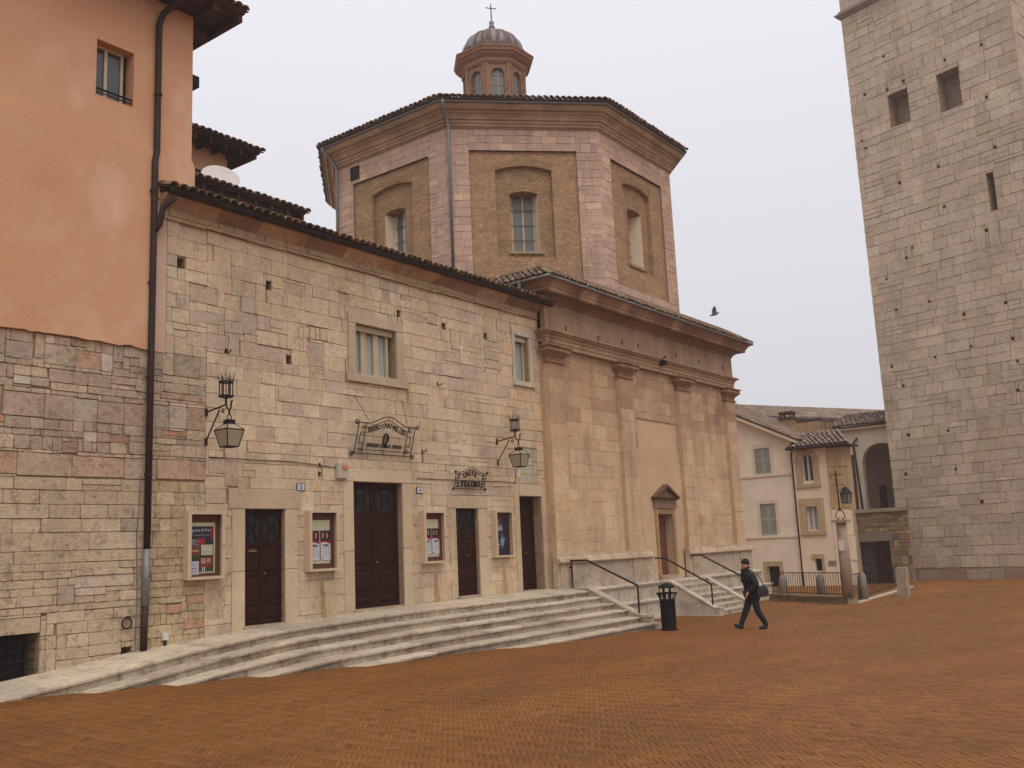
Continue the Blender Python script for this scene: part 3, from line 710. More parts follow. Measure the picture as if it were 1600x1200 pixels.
# ================================================================== THEATRE
TH = thing('theatre', 'two storey theatre of pale ashlar with four dark doors and a tiled eave', 'building', (17.5, W, .4))
XE = 24.06; ZC = 8.62                           # right end, foot of the cornice
D1, D2, D3, D4 = rpx(383, 795, 446, 968), rpx(552, 752, 633, 945), rpx(712, 794, 752, 930), rpx(811, 775, 853, 918)
D1 = (D1[0], .37, D1[2], 2.77); D2 = (D2[0], .47, D2[2], 3.43); D3 = (D3[0], .53, D3[2], 2.82); D4 = (D4[0], .5, D4[2], 3.19)
W1 = (15.99, 6.05, 17.40, 7.29); W2 = (22.46, 6.6, 23.16, 7.98)
jambs = {  # each frame stone: (u0, v0, u1, v1)
    'D1': [(D1[0] - .33, .2, D1[0], D1[3]), (D1[2], .2, D1[2] + .36, D1[3]), (D1[0] - .42, D1[3], D1[2] + .42, D1[3] + .43)],
    'D2': [(D2[0] - .33, .2, D2[0], D2[3]), (D2[2], .2, D2[2] + .33, D2[3]), (D2[0] - .30, D2[3], D2[2] + .34, D2[3] + .32)],
    'D3': [(D3[0] - .27, .2, D3[0], D3[3]), (D3[2], .2, D3[2] + .36, D3[3]), (D3[0] - .35, D3[3], D3[2] + .38, D3[3] + .34)],
    'D4': [(D4[0] - .24, .2, D4[0], 4.55), (D4[2], .2, D4[2] + .42, D4[3] + .1), (D4[0], D4[3], D4[2] + .42, D4[3] + .02)],
}
jambs['D4'] = [(D4[0] - .25, .2, D4[0], D4[3] + .35), (D4[2], .2, D4[2] + .35, D4[3] + .35), (D4[0], D4[3], D4[2], D4[3] + .35)]
infill = (D4[0] + .15, D4[3] + .36, D4[2] - .12, 4.62)      # walled-up fanlight over the last door
wf1 = [(15.74, W1[1], W1[0], W1[3]), (W1[2], W1[1], 17.66, W1[3]), (15.74, W1[3], 17.66, W1[3] + .27), (15.68, W1[1] - .22, 17.78, W1[1])]
wf2 = [(W2[0] - .14, W2[1], W2[0], W2[3]), (W2[2], W2[1], W2[2] + .16, W2[3]), (W2[0] - .14, W2[3], W2[2] + .16, W2[3] + .17), (W2[0] - .16, W2[1] - .16, W2[2] + .2, W2[1])]
put = [(283, 411, .11), (420, 446, .1), (452, 562, .1), (623, 490, .09), (694, 510, .09), (759, 525, .09), (355, 548, .05), (684, 600, .05), (500, 727, .05), (500, 741, .05), (660, 706, .05), (610, 512, .06)]
puth = []
for px, py, s_ in put:
    a = U(px, py); puth.append((a[0] - s_ * .8, a[1] - s_, a[0] + s_ * .8, a[1] + s_))
holes = [(*D1, .34), (*D2, .36), (*D3, .34), (*D4, .4), (*W1, .3), (*W2, .3)] + [(*h, .3, 1) for h in puth]
mb = MB(); wall_holes(mb, FF, XS, -.6, XE, ZC, [h for h in holes if h[0] > XS], -.03, .3)
wall_holes(mb, FF, 10.80, ZP, XS, ZC, [h for h in holes if h[0] < XS], -.03, .3)
mb.fbox(FF, XS, -.6, -12, XE, ZC, -.5)
TW = mb.build('wall', M_mortar, TH)
cutT = [D1, D2, D3, D4, W1, W2] + puth + [j for v in jambs.values() for j in v] + wf1 + wf2 + [infill]
def z7(x0, y0, x1, y1, t): return rpx(x0 * .2167 + 240, y0 * .2167 + 360, x1 * .2167 + 240, y1 * .2167 + 360, t)
def z8(x0, y0, x1, y1, t): return rpx(x0 * .25 + 540, y0 * .25 + 440, x1 * .25 + 540, y1 * .25 + 440, t)
g1, g2, g3 = A(142, 124, 106), A(150, 132, 114), A(158, 138, 120)
specT = [z7(260, 380, 460, 545, g1), z7(90, 605, 285, 700, g1), z7(320, 575, 510, 690, A(146, 128, 114)), z7(645, 590, 745, 760, A(150, 132, 120)), z7(930, 365, 1090, 480, A(148, 128, 108)), z7(1112, 800, 1230, 990, A(146, 130, 118)), z7(1330, 450, 1410, 545, g2), z7(90, 335, 214, 450, g3), z7(512, 645, 648, 752, A(176, 160, 132)),
         z7(840, 640, 934, 715, g2), z7(640, 790, 855, 818, A(178, 128, 84)), z7(240, 720, 384, 845, g3), z7(386, 735, 540, 868, A(156, 138, 120)), z7(636, 470, 736, 602, A(168, 150, 132)), z7(746, 825, 985, 945, A(156, 138, 120)),
         z7(1050, 690, 1078, 780, A(178, 158, 126)), z7(1080, 690, 1122, 782, A(178, 158, 126)), z7(1126, 692, 1166, 785, A(174, 152, 120)), z7(1170, 700, 1198, 790, A(178, 158, 126)), z7(1202, 705, 1254, 798, A(166, 142, 112)),
         z8(610, 430, 715, 512, g2), z8(660, 368, 718, 430, g2), z8(718, 512, 862, 620, A(164, 140, 122)), z8(866, 480, 976, 556, g2), z8(640, 596, 740, 690, g3), z8(540, 925, 576, 992, g1), z8(345, 108, 412, 172, A(186, 170, 140)), z8(345, 180, 482, 262, A(160, 140, 120)), z8(862, 360, 960, 420, g3), z8(510, 190, 570, 270, g2), z8(20, 160, 190, 200, g3), z8(600, 505, 738, 605, A(176, 156, 134)),
         rpx(352, 720, 372, 760, A(146, 124, 100)), rpx(326, 715, 352, 740, A(150, 132, 112)), rpx(678, 735, 704, 775, g3)]
specT = [s for s in specT if s[0] > 10.82]
specT = clean(specT, cutT)
rg = random.Random(23)
rect = courses(XS + .005, .1, XE, ZC, (.23, .38), (.34, .82), cut=cutT + specT, split=.05, rg=rg, tall=26)
rect += courses(10.82, ZP, XS + .005, ZC, (.23, .38), (.34, .8), cut=cutT + specT, split=.05, rg=rg)
rect += specT
def tintT(u, v, rg):
    k = rg.uniform(.97, 1.03)
    ch = [A(176, 152, 120), A(180, 158, 126), A(172, 146, 114), A(178, 150, 116), A(170, 148, 120), A(182, 160, 128)]
    if rg.random() < .13: ch = [A(156, 136, 116), A(162, 140, 122), A(150, 132, 112)]
    if u > 21.5: ch += [A(182, 146, 106), A(186, 150, 108)]
    c = soft(rg.choice(ch), A(176, 153, 122), .6); return tuple(x * k * f for x, f in zip(c, (1.25, 1.3, 1.4)))
rect = [r if len(r) == 4 else (*r[:4], tuple(x * f for x, f in zip(soft(r[4], A(176, 153, 122), .5), (1.25, 1.3, 1.4)))) for r in rect]
masonry(FF, rect, tintT, M_stone, TW, proud=.03, joint=.005, jit=.003, rg=rg, nback=-.03, ch=.0035, round_=.01)
# walled-up fanlight: paler square blocks
rr = courses(infill[0], infill[1], infill[2], infill[3], (.26, .28), (.45, .5), rg=rg)
masonry(FF, rr, lambda u, v, g: tuple(x * g.uniform(.97, 1.03) for x in A(176, 164, 142)), M_stone, TW, proud=.012, joint=.012, rg=rg, nback=-.03)
# frame stones
trimc = [A(186, 164, 134), A(190, 168, 138), A(182, 159, 130)]
def frame_stone(r, name, parent, n=.012, depth=.1, split=1, tint=None):
    u0, v0, u1, v1 = r; vs = [v0 + (v1 - v0) * i / split for i in range(split + 1)]
    for a, b in zip(vs, vs[1:]):
        m = MB(); t = tint or rng.choice(trimc); g = .004
        c = .008; ring0 = [(u0 + g, a + g), (u1 - g, a + g), (u1 - g, b - g), (u0 + g, b - g)]; ring1 = [(u0 + g + c, a + g + c), (u1 - g - c, a + g + c), (u1 - g - c, b - g - c), (u0 + g + c, b - g - c)]
        vv = [FF(*p, -depth) for p in ring0] + [FF(*p, n - c) for p in ring0] + [FF(*p, n) for p in ring1]
        m.add(vv, [(i, (i + 1) % 4, 4 + (i + 1) % 4, 4 + i) for i in range(4)] + [(4 + i, 4 + (i + 1) % 4, 8 + (i + 1) % 4, 8 + i) for i in range(4)] + [(8, 9, 10, 11)], t); m.build(name, M_trim, parent)
def door_leaf(r, name_tag, depth, cols, rows, mat, parent, glaze=None, knob=True):
    u0, v0, u1, v1 = r
    D = MB().fbox(FF, u0 - .02, v0 - .05, -depth - .05, u1 + .02, v1 + .02, -depth).build('door', mat, parent)
    wd = (u1 - u0) / cols
    for c in range(cols):
        a = u0 + wd * c
        MB().fbox(FF, a + .004, v0, -depth, a + .10 * wd / .8, v1, -depth + .02).build('stile', mat, D); MB().fbox(FF, a + wd - .10 * wd / .8, v0, -depth, a + wd - .004, v1, -depth + .02).build('stile', mat, D)
        for i, (f0, f1) in enumerate(rows):
            b0, b1 = v0 + (v1 - v0) * f0, v0 + (v1 - v0) * f1; ul, ur = a + .15 * wd, a + wd * .85
            MB().fbox(FF, a + .1 * wd, b1 - .002, -depth, a + wd * .9, b1 + .07, -depth + .018).build('rail', mat, D)
            if glaze and i == len(rows) - 1:
                MB().fbox(FF, ul, b0 + .03, -depth - .002, ur, b1 - .03, -depth + .004).build('pane', M_doorglass, D)
                g = MB(); cx, cy = (ul + ur) / 2, (b0 + b1) / 2; hw, hh = (ur - ul) / 2, (b1 - b0) / 2 - .03
                for s_ in (-1, 1):
                    g.tube([FF(ul, cy - s_ * hh, -depth + .02), FF(ur, cy + s_ * hh, -depth + .02)], .01, 5); g.tube([FF(cx + s_ * hw * .5, cy - hh, -depth + .018), FF(cx + s_ * hw * .5, cy + hh, -depth + .018)], .008, 5)
                g.tube([FF(cx + hw * .5 * math.cos(t), cy + hw * .5 * math.sin(t), -depth + .024) for t in [k * math.pi / 6 for k in range(12)]], .01, 5, closed=True); g.build('glazing_grille', M_iron, D)
            else:
                p = MB(); q0 = [(ul, b0 + .04), (ur, b0 + .04), (ur, b1 - .04), (ul, b1 - .04)]; ins = .05; q1 = [(ul + ins, b0 + .04 + ins), (ur - ins, b0 + .04 + ins), (ur - ins, b1 - .04 - ins), (ul + ins, b1 - .04 - ins)]
                p.add([FF(*q, -depth + .002) for q in q0] + [FF(*q, -depth + .028) for q in q1], [(0, 1, 5, 4), (1, 2, 6, 5), (2, 3, 7, 6), (3, 0, 4, 7), (4, 5, 6, 7)]); p.build('door_panel', mat, D)
    if knob:
        kb = MB().lathe((0, 0, 0), [(.012, 0), (.028, .02), (.022, .045), (.001, .05)], 10).build('knob', M_brass, D)
        kb.matrix_basis = FF.mat((u0 + u1) / 2 + .05, v0 + 1.05, -depth + .02) @ Matrix.Rotation(math.pi / 2, 4, 'X'); WM[kb.name] = kb.matrix_basis.copy()
    return D
M_brass = mat_plain('dull_brass', (.30, .19, .07), .4, .8, var=.1)
for key, r in (('D1', D1), ('D2', D2), ('D3', D3), ('D4', D4)):
    l, rr_, t_ = jambs[key]
    frame_stone(l, 'jamb', TH, split=2); frame_stone(rr_, 'jamb', TH, split=2); frame_stone(t_, 'lintel', TH, n=.016)
    MB().fbox(FF, r[0] - .05, r[1] - .22, -.5, r[2] + .05, r[1] - .004, .06, A(170, 152, 126)).build('threshold', M_trav, TH)
door_leaf(D1, '', .14, 2, [(.03, .17), (.18, .42), (.44, .68), (.70, .96)], M_wood, TH, glaze=True)
dd = door_leaf(D2, '', .2, 2, [(.02, .1), (.12, .3), (.33, .72), (.76, .95)], M_wood, TH, glaze=True)
door_leaf(D3, '', .14, 2, [(.03, .12), (.14, .38), (.40, .70), (.73, .97)], M_wood, TH, glaze=True)
door_leaf(D4, '', .34, 1, [(.03, .1), (.12, .3), (.33, .7), (.73, .96)], M_wood, TH)
fl = MB().fbox(FF, D1[0] + .18, 1.88, -.122, D1[0] + .38, 1.915, -.104).build('letter_flap', M_brass, TH)
MB().fbox(FF, D1[2] - .012, 1.72, -.1, D1[2] - .001, 1.98, -.03).build('bell_panel', M_zinc, TH)
# upper windows
for r, wf, cols in ((W1, wf1, 3), (W2, wf2, 1)):
    for i, s_ in enumerate(wf): frame_stone(s_, ('jamb', 'jamb', 'lintel', 'sill')[i], TH, n=.03 if i < 3 else .06, tint=A(176, 156, 128) if cols == 3 else A(178, 166, 144))
    u0, v0, u1, v1 = r; Wn = MB().fbox(FF, u0, v0, -.3, u1, v1, -.28).build('window', M_dark, TH)
    shb = MB().fbox(FF, u0 + .01, v1 - .14, -.2, u1 - .01, v1 - .005, -.1).build('blind_box', M_white if cols == 1 else M_winwood, Wn)
    wd = (u1 - u0) / (cols + (.4 if cols == 3 else 0))
    for c in range(cols):
        a = u0 + (u1 - u0) * c / (cols + .25 if cols == 3 else 1); b = u0 + (u1 - u0) * (c + 1) / (cols + .25 if cols == 3 else 1)
        MB().fbox(FF, a + .09, v0 + .03, -.26, b - .09, v1 - .15, -.25).build('curtain', M_curtain, Wn)
        MB().fbox(FF, a, v0, -.245, a + .085, v1 - .14, -.18).build('frame_post', M_winwood, Wn); MB().fbox(FF, b - .085, v0, -.244, b, v1 - .14, -.179).build('frame_post', M_winwood, Wn)
        MB().fbox(FF, a + .086, v0, -.243, b - .086, v0 + .05, -.185).build('frame_rail', M_winwood, Wn)
# frieze blocks, cracked string, cornice, gutter, roof
fr = courses(10.80, 8.70, XE, 8.88, (.18, .18), (.6, 1.0), rg=rg)
mb = MB().fbox(FF, 10.74, ZC, -.35, XE, 8.95, -.02); FRZ = mb.build('frieze', M_mortar, TH)
masonry(FF, fr, lambda u, v, g: tuple(x * g.uniform(.92, 1.06) for x in A(170, 146, 110)), M_stone, FRZ, name='frieze_block', proud=.045, joint=.01, rg=rg, nback=-.02, round_=.01)
x = 10.72
while x < XE - .1:                               # string course, chipped and broken in places
    e = min(XE, x + rng.uniform(.5, 1.3)); d_ = rng.choice([.07, .06, .05, .02, .075]); 
    m = MB(); m.fbox(FF, x + .004, ZC + rng.uniform(-.01, .02), -.05, e - .004, ZC + .07 + rng.uniform(-.012, .006), d_, A(160, 136, 104)); m.build('string_course', M_cornice, TH); x = e
path = [(10.62, W), (XE - .02, W)]
x = 10.62; i = 0
CORN = MB().fbox(FF, 10.62, 8.9, -.4, XE - .02, 9.16, -.03).build('cornice', M_cornice, TH)
while x < XE - .03:
    e = min(XE - .02, x + rng.uniform(.8, 1.35)); e = XE - .02 if XE - .02 - e < .4 else e
    dk = x > 21.0
    m = MB(); t = rng.choice([A(184, 154, 120), A(170, 138, 106), A(190, 162, 130), A(158, 126, 98), A(146, 112, 84)]) if not dk else A(136, 110, 84)
    m.sweep([(x + .003, W), (e - .003, W)], [(-.03, 8.84), (.03, 8.842), (.045, 8.86), (.045, 8.88), (.075, 8.884), (.075, 8.905), (.09, 8.91), (.115, 8.935), (.15, 8.955), (.155, 8.975), (.19, 8.98), (.195, 9.0), (.225, 9.02), (.28, 9.04), (.285, 9.1), (-.03, 9.12)], t); m.build('cornice_block', M_cornice, CORN); x = e
ZE = 9.16
gt = MB().sweep([(10.60, W), (XE - .02, W)], [(.285, 9.1), (.31, 9.06), (.36, 9.045), (.40, 9.06), (.42, 9.1), (.42, 9.135), (.41, 9.135), (.39, 9.085), (.33, 9.08), (.3, 9.12)]).build('gutter', M_gutter, TH)  # coloured near-black for the band of shade below the tiles
mb = MB(); mb.sweep([(10.60, W), (XE - .02, W)], [(-.4, 9.125), (.34, 9.14), (.38, 9.16), (-.4, 9.2)]); TR = mb.build('roof', M_beam, TH)
roof((10.56, W - .40, ZE + .02), (XE + .05, W - .40, ZE + .02), (10.56, W + 5, ZE + 1.75), (XE + .05, W + 5, ZE + 1.75), TR, M_tile, M_deck, spacing=.205, rows=8, tints=TILE_OLD, r0=.115, over=.1)

# ------------------------------------------------------------------ houses stepping up behind the theatre
RH = thing('rear_pink_house', 'pink rear house whose tiled eave shows behind the pink house, above the theatre roof', 'house', (12, 22, 9))
yb = 22.0; FB = Frame((0, yb, 0), (1, 0, 0), (0, 0, 1), (0, -1, 0))
ub = lambda px, py: (lambda p: (float(p[0]), float(p[2])))(atY(px, py, yb))
c0 = ub(355, 250); zt = ub(355, 243)[1]; zt2 = 12.0
MB().fbox(FB, 6, 7, -6, c0[0], zt + .3, 0).build('wall', M_pinkpl, RH)
e_ = atY(408, 238, yb - .75); RR = MB().fbox(FB, 6, e_[2] - .05, -5, e_[0], e_[2], .7).build('roof', M_beam, RH)
for i in range(7):
    MB().fbox(FB, e_[0] - .12 - i * .5 - .05, e_[2] - .2, -1, e_[0] - .12 - i * .5 + .05, e_[2] - .054, .64).build('rafter', M_beam, RR)
roof((6, yb - .78, e_[2] + .02), (e_[0] + .08, yb - .78, e_[2] + .02), (6, yb + 4, e_[2] + 1.6), (e_[0] + .08, yb + 4, e_[2] + 1.6), RR, M_tile, M_deck, spacing=.2, rows=4, tints=TILE_OLD)
MB().tube([FB(8, ub(300, 262)[1], .06), FB(*ub(356, 283), .06)], .03, 6).build('wall_cable', M_iron, RH)
AX = thing('rear_lean_to', 'low mossy tiled lean-to roof rising just behind the theatre eave', 'roof', (13, 18.6, 9.4))
y3 = 18.7; F3 = Frame((0, y3, 0), (1, 0, 0), (0, 0, 1), (0, -1, 0))
p0 = atY(352, 292, y3 - .3); p1 = atY(478, 334, y3 - .3); ze_ = float(p0[2]); x1_ = float(p1[0])
MB().fbox(F3, 11.4, 8.9, -3, x1_ - .35, ze_ - .055, .2).build('wall', M_gutter, AX)  # wall painted near-black for the shade beneath the lean-to roof
AR = MB().fbox(F3, 11.4, ze_ - .05, -3, x1_, ze_, .28).build('roof', M_beam, AX)
for i in range(9): MB().fbox(F3, x1_ - .1 - i * .5, ze_ - .19, -1, x1_ - .02 - i * .5, ze_ - .054, .25).build('rafter', M_beam, AR)
roof((11.4, y3 - .33, ze_ + .02), (x1_ + .1, y3 - .33, ze_ + .02), (11.4, y3 + 3, ze_ + .9), (x1_ + .1, y3 + 3, ze_ + .9), AR, M_tile, M_deck, spacing=.2, rows=4, tints=TILE_OLD)
# pale dish behind the lean-to
dc = atY(343, 283, 20.4); DS = thing('satellite_dish', 'pale round satellite dish poking up behind the mossy lean-to roof', 'dish', (dc[0], dc[1], dc[2] - .6))
dm = MB(); pr = [(r * .07, .5 * (r * .07) ** 2) for r in range(0, 8)]; dm.lathe((0, 0, 0), [(max(.001, a), b) for a, b in pr] + [(.5, .14), (.45, .12)] , 24)
do = dm.build('dish', M_white, DS, smooth=True); do.matrix_basis = Matrix.Translation(V3(dc)) @ Vector((-.35, -.75, .55)).to_track_quat('Z', 'Y').to_matrix().to_4x4(); WM[do.name] = do.matrix_basis.copy()
MB().tube([V3(dc) + Vector((.1, .2, -1.2)), V3(dc) + Vector((0, .1, 0))], .04, 6).build('mast', M_iron, DS)
# floodlight on the side of the pink house
fx = atY(304, 132, W + .4); FL = thing('floodlight', 'dark box floodlight fixed to the upper corner of the pink house', 'floodlight', (fx[0] - .1, fx[1], fx[2] - .1))
MB().box((XR + .02, W + .25, fx[2] - .12), (XR + .34, W + .75, fx[2] + .13)).build('housing', M_black, FL); MB().box((XR + .001, W + .42, fx[2] - .3), (XR + .2, W + .56, fx[2] - .22)).build('bracket', M_black, FL); MB().tube([(XR + .12, W + .5, fx[2] - .26), (XR + .16, W + .5, fx[2] - .1)], .025, 6).build('stem', M_black, FL)

# ================================================================== CHURCH
CH = thing('church', 'octagonal domed church with pilastered stone front, brick drum and lantern', 'church', (30.5, 16.4, -.7))
YC = 16.4; YW = 16.56; XC0, XC1 = 23.68, 37.26
FC = Frame((0, YW, 0), (1, 0, 0), (0, 0, 1), (0, -1, 0)); FP = Frame((0, YC, 0), (1, 0, 0), (0, 0, 1), (0, -1, 0))
PIL = [(23.72, 24.57), (27.95, 28.80), (32.24, 33.10), (36.42, 37.24)]
Z0, Z1 = 1.44, 7.80
DR = (30.22, .54, 31.30, 2.67)
pan = (29.2, .42, 32.05, 5.98)
mb = MB(); wall_holes(mb, FC, XC0, -1, XC1, 9.3, [(*DR, .35)], -.012, .35)
mb.quad(FC(XC0, -1, -.012), FC(XC0, -1, -14), FC(XC0, 10, -14), FC(XC0, 10, -.012)); mb.quad(FC(XC1, -1, -.012), FC(XC1, 10, -.012), FC(XC1, 10, -14), FC(XC1, -1, -14))
CW = mb.build('front_wall', M_mortar_ch if 'M_mortar_ch' in globals() else mat_plain('church_mortar', A(172, 142, 110), .95, var=.15), CH)
rg = random.Random(31)
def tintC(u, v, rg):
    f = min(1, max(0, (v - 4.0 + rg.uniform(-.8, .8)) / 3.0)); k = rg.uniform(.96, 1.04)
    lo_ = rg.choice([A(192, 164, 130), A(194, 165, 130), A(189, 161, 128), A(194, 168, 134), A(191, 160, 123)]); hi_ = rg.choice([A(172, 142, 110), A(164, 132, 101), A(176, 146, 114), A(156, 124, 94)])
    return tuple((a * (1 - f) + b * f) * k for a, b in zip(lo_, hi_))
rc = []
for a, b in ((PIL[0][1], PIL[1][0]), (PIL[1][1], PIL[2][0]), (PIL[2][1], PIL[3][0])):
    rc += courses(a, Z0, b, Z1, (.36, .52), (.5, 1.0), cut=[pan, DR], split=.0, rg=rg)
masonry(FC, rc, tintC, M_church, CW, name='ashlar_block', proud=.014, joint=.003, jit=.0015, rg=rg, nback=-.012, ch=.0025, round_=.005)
mb = MB(); wall_holes(mb, FC, *pan, [(DR[0] - .1, pan[1] - .1, DR[2] + .1, DR[3] + .1, .012)], .006, .012); mb.build('infill_plaster', M_churchpl, CH)
MB().fbox(FC, pan[0], pan[3], -.01, pan[2], pan[3] + .05, .03, A(150, 122, 92)).build('string_course', M_cornice, CH)
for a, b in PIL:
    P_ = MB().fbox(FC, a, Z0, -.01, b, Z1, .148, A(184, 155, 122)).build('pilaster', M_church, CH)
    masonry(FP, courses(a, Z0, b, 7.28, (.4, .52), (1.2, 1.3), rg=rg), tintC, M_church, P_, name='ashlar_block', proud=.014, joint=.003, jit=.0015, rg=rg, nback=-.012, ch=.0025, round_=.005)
    pth = [(a, YW), (a, YC), (b, YC), (b, YW)]
    MB().sweep(pth, [(-.02, 7.27), (.035, 7.275), (.06, 7.30), (.06, 7.325), (.035, 7.35), (.01, 7.355), (.012, 7.47), (.045, 7.48), (.05, 7.5), (.08, 7.53), (.16, 7.6), (.2, 7.62), (.205, 7.7), (.17, 7.72), (.235, 7.77), (.235, 7.805), (-.02, 7.815)], A(140, 108, 80)).build('capital', M_frieze, P_)
# pedestal zone, base moulding, plinths
def broken(name, prof, spans, tint, mat, lmin=1.0, lmax=1.7, parent=CH, y=YC):
    for a, b in spans:
        x = a
        while x < b - .01:
            e = min(b, x + rg.uniform(lmin, lmax)); e = b if b - e < .5 else e
            k = rg.uniform(.95, 1.05); MB().sweep([(x + .003, y), (e - .003, y)], prof, tuple(c * k for c in tint)).build(name, mat, parent); x = e
SP = [(23.58, 29.28), (32.0, 37.55)]
broken('base_moulding', [(-.09, 1.18), (.11, 1.19), (.17, 1.2), (.19, 1.24), (.17, 1.28), (.14, 1.29), (.14, 1.32), (.11, 1.34), (.09, 1.39), (.05, 1.4), (.045, 1.46), (-.09, 1.465)], SP, A(184, 160, 132), M_trav)
broken('pedestal_slab', [(-.09, .38), (.07, .385), (.07, 1.187), (-.09, 1.189)], SP, A(178, 160, 138), M_trav, 1.2, 2.0)
for a, b in PIL:
    if a < 29 or a > 32: MB().fbox(FP, a - .03, .4, .06, b + .03, 1.186, .115, A(176, 156, 130)).build('pedestal', M_trav, CH)
SPB = [(24.34, 29.28), (32.22, 38.0)]
broken('plinth_slab', [(-.09, -.2), (.22, -.19), (.22, .3), (.27, .31), (.285, .36), (.25, .4), (.06, .425), (-.09, .43)], SPB, A(180, 166, 146), M_trav, 1.3, 2.2)
broken('bench_slab', [(-.09, -.95), (.5, -.95), (.5, -.22), (.56, -.21), (.57, -.16), (.54, -.14), (.2, -.135), (-.09, -.13)], [(24.34, 29.24), (32.26, 38.25)], A(182, 168, 150), M_trav, 1.5, 2.4)
MB().fbox(FP, 24.34, -.95, .5, 29.2, gz(27, 15.8) + .05, .62, A(186, 176, 160)).build('kerb', M_trav, CH)
# church door
CDo = MB().fbox(FC, DR[0], DR[1] - .1, -.35, DR[2], DR[3], -.28).build('door', M_wood2, CH)
for i in range(2):
    for f0, f1 in ((.03, .22), (.25, .47), (.5, .72), (.75, .97)):
        a = DR[0] + .06 + i * .52; b = a + .42; h = DR[3] - DR[1]
        MB().prism(FC, [(a, DR[1] + h * f0), (b, DR[1] + h * f0), (b, DR[1] + h * f1), (a, DR[1] + h * f1)], -.28, -.262).build('door_panel', M_wood2, CDo)
for r in ((DR[0] - .19, DR[1] - .1, DR[0], DR[3] + .2), (DR[2], DR[1] - .1, DR[2] + .2, DR[3] + .2)): MB().fbox(FC, r[0], r[1], -.02, r[2], r[3], .05, A(160, 128, 92)).build('door_jamb', M_cornice, CH); MB().fbox(FC, r[0] + .04, r[1], .05, r[2] - .06, r[3] - .06, .075, A(166, 134, 96)).build('door_jamb_fillet', M_cornice, CH)
MB().fbox(FC, DR[0] + .002, DR[3], -.02, DR[2] - .002, DR[3] + .2, .055, A(150, 118, 84)).build('lintel', M_cornice, CH)
MB().fbox(FC, 29.98, 2.875, -.01, 31.56, 3.17, .09, A(132, 108, 86)).build('door_frieze', M_trim, CH)
PED = MB().prism(FC, [(29.98, 3.24), (31.56, 3.24), (30.77, 3.62)], -.01, .1, A(118, 92, 74)).build('pediment', M_cornice, CH)
MB().sweep([(29.9, YW), (31.64, YW)], [(-.01, 3.165), (.12, 3.17), (.14, 3.19), (.22, 3.22), (.24, 3.25), (-.01, 3.26)], A(104, 76, 58)).build('pediment_cornice', M_cornice, PED)
for s_, a, b in ((1, (29.84, 3.25), (30.77, 3.72)), (-1, (31.70, 3.25), (30.77, 3.72))):
    MB().prism(FC, [a, (a[0] + s_ * .16, a[1]), (30.77, 3.625), b] if s_ > 0 else [b, (30.77, 3.625), (a[0] + s_ * .16, a[1]), a], -.01, .22, A(100, 72, 54)).build('raking_cornice', M_cornice, PED)
# entablature
EP = [(XC0, 23.5), (XC0, YC), (XC1, YC), (XC1, 24)]
ENT = MB().sweep(EP, [(-.3, 7.81), (0, 7.812), (.0, 7.93), (.025, 7.935), (.025, 8.06), (.05, 8.065), (.05, 8.15), (.1, 8.17), (.15, 8.23), (.2, 8.24), (.205, 8.285), (-.3, 8.31)], A(158, 130, 100)).build('architrave', M_frieze, CH)
mb = MB(); ph = []
for px, py in ((884, 513), (935, 529), (972, 535), (997, 540), (1056, 555), (1092, 565), (1129, 575)):
    q = atY(px, py, YC); ph.append((float(q[0]) - .06, float(q[2]) - .08, float(q[0]) + .06, float(q[2]) + .08, .3, 1))
wall_holes(mb, FP, XC0, 8.29, XC1, 9.2, ph, 0, .3); mb.quad((XC0, YC, 8.29), (XC0, YC, 9.2), (XC0, 23, 9.2), (XC0, 23, 8.29)); mb.t = [A(146, 121, 96)] * len(mb.v)
mb.build('frieze', M_frieze, CH)
x = XC0
CPROF = [(-.2, 9.16), (.02, 9.165), (.05, 9.2), (.06, 9.26), (.1, 9.27), (.16, 9.33), (.19, 9.37), (.22, 9.375), (.46, 9.39), (.47, 9.5), (.5, 9.51), (.53, 9.58), (.6, 9.66), (.64, 9.69), (.65, 9.73), (-.2, 9.74)]
CC = MB().sweep(EP, CPROF, A(128, 98, 72)).build('cornice', M_cornice, CH)  # stained stone, tint also darkened to deepen the soffit shade
x = XC0 - .3
while x < XC1 + .3:                               # crowning mould in separate blocks, unevenly stained and tinted darker for soffit shade
    e = min(XC1 + .42, x + rg.uniform(.18, .95)); t = rg.choice([A(160, 126, 98), A(136, 104, 78), A(124, 92, 68), A(148, 114, 88), A(132, 100, 76), A(170, 138, 108)])
    MB().sweep([(x, YC), (e - .008, YC)], [(.2, 9.384), (.462, 9.384), (.474, 9.39), (.476, 9.5), (.506, 9.51), (.536, 9.58), (.606, 9.66), (.646, 9.69), (.654, 9.735), (.3, 9.738)], t).build('cornice_block', M_cornice, CC); x = e
gp = offset(EP, .70); gl = MB(); gl.tube([(p[0], p[1], 9.74) for p in gp], .05, 8); gl.build('gutter', M_zinc, CH, smooth=True)
MB().tube([(gp[1][0] + .02, gp[1][1] + 1.1, 9.72), (gp[1][0] + .02, gp[1][1] + 1.1, 9.36)], .05, 8).build('gutter_spout', M_zinc, CH)
ep = offset(EP, .68); tp = offset(EP, -.3)
CR = MB().sweep(EP, [(-.4, 9.742), (.64, 9.76), (.68, 9.79), (-.4, 9.83)]).build('roof', M_deck, CH)
zt_ = 10.45
for (e0, e1, t0, t1) in ((ep[1], ep[2], tp[1], tp[2]), (ep[0], ep[1], tp[0], tp[1])):
    roof((*e0, 9.80), (*e1, 9.80), (*t0, zt_), (*t1, zt_), CR, M_tile, M_deck, spacing=.21, tints=TILE_OLD, singles_max=80)
lm = atY(1033, 566, YC - .1); LM = thing('entablature_lamp', 'small dark lamp head fixed on the church architrave between the middle pilasters', 'lamp', (lm[0], lm[1], lm[2] - .15))
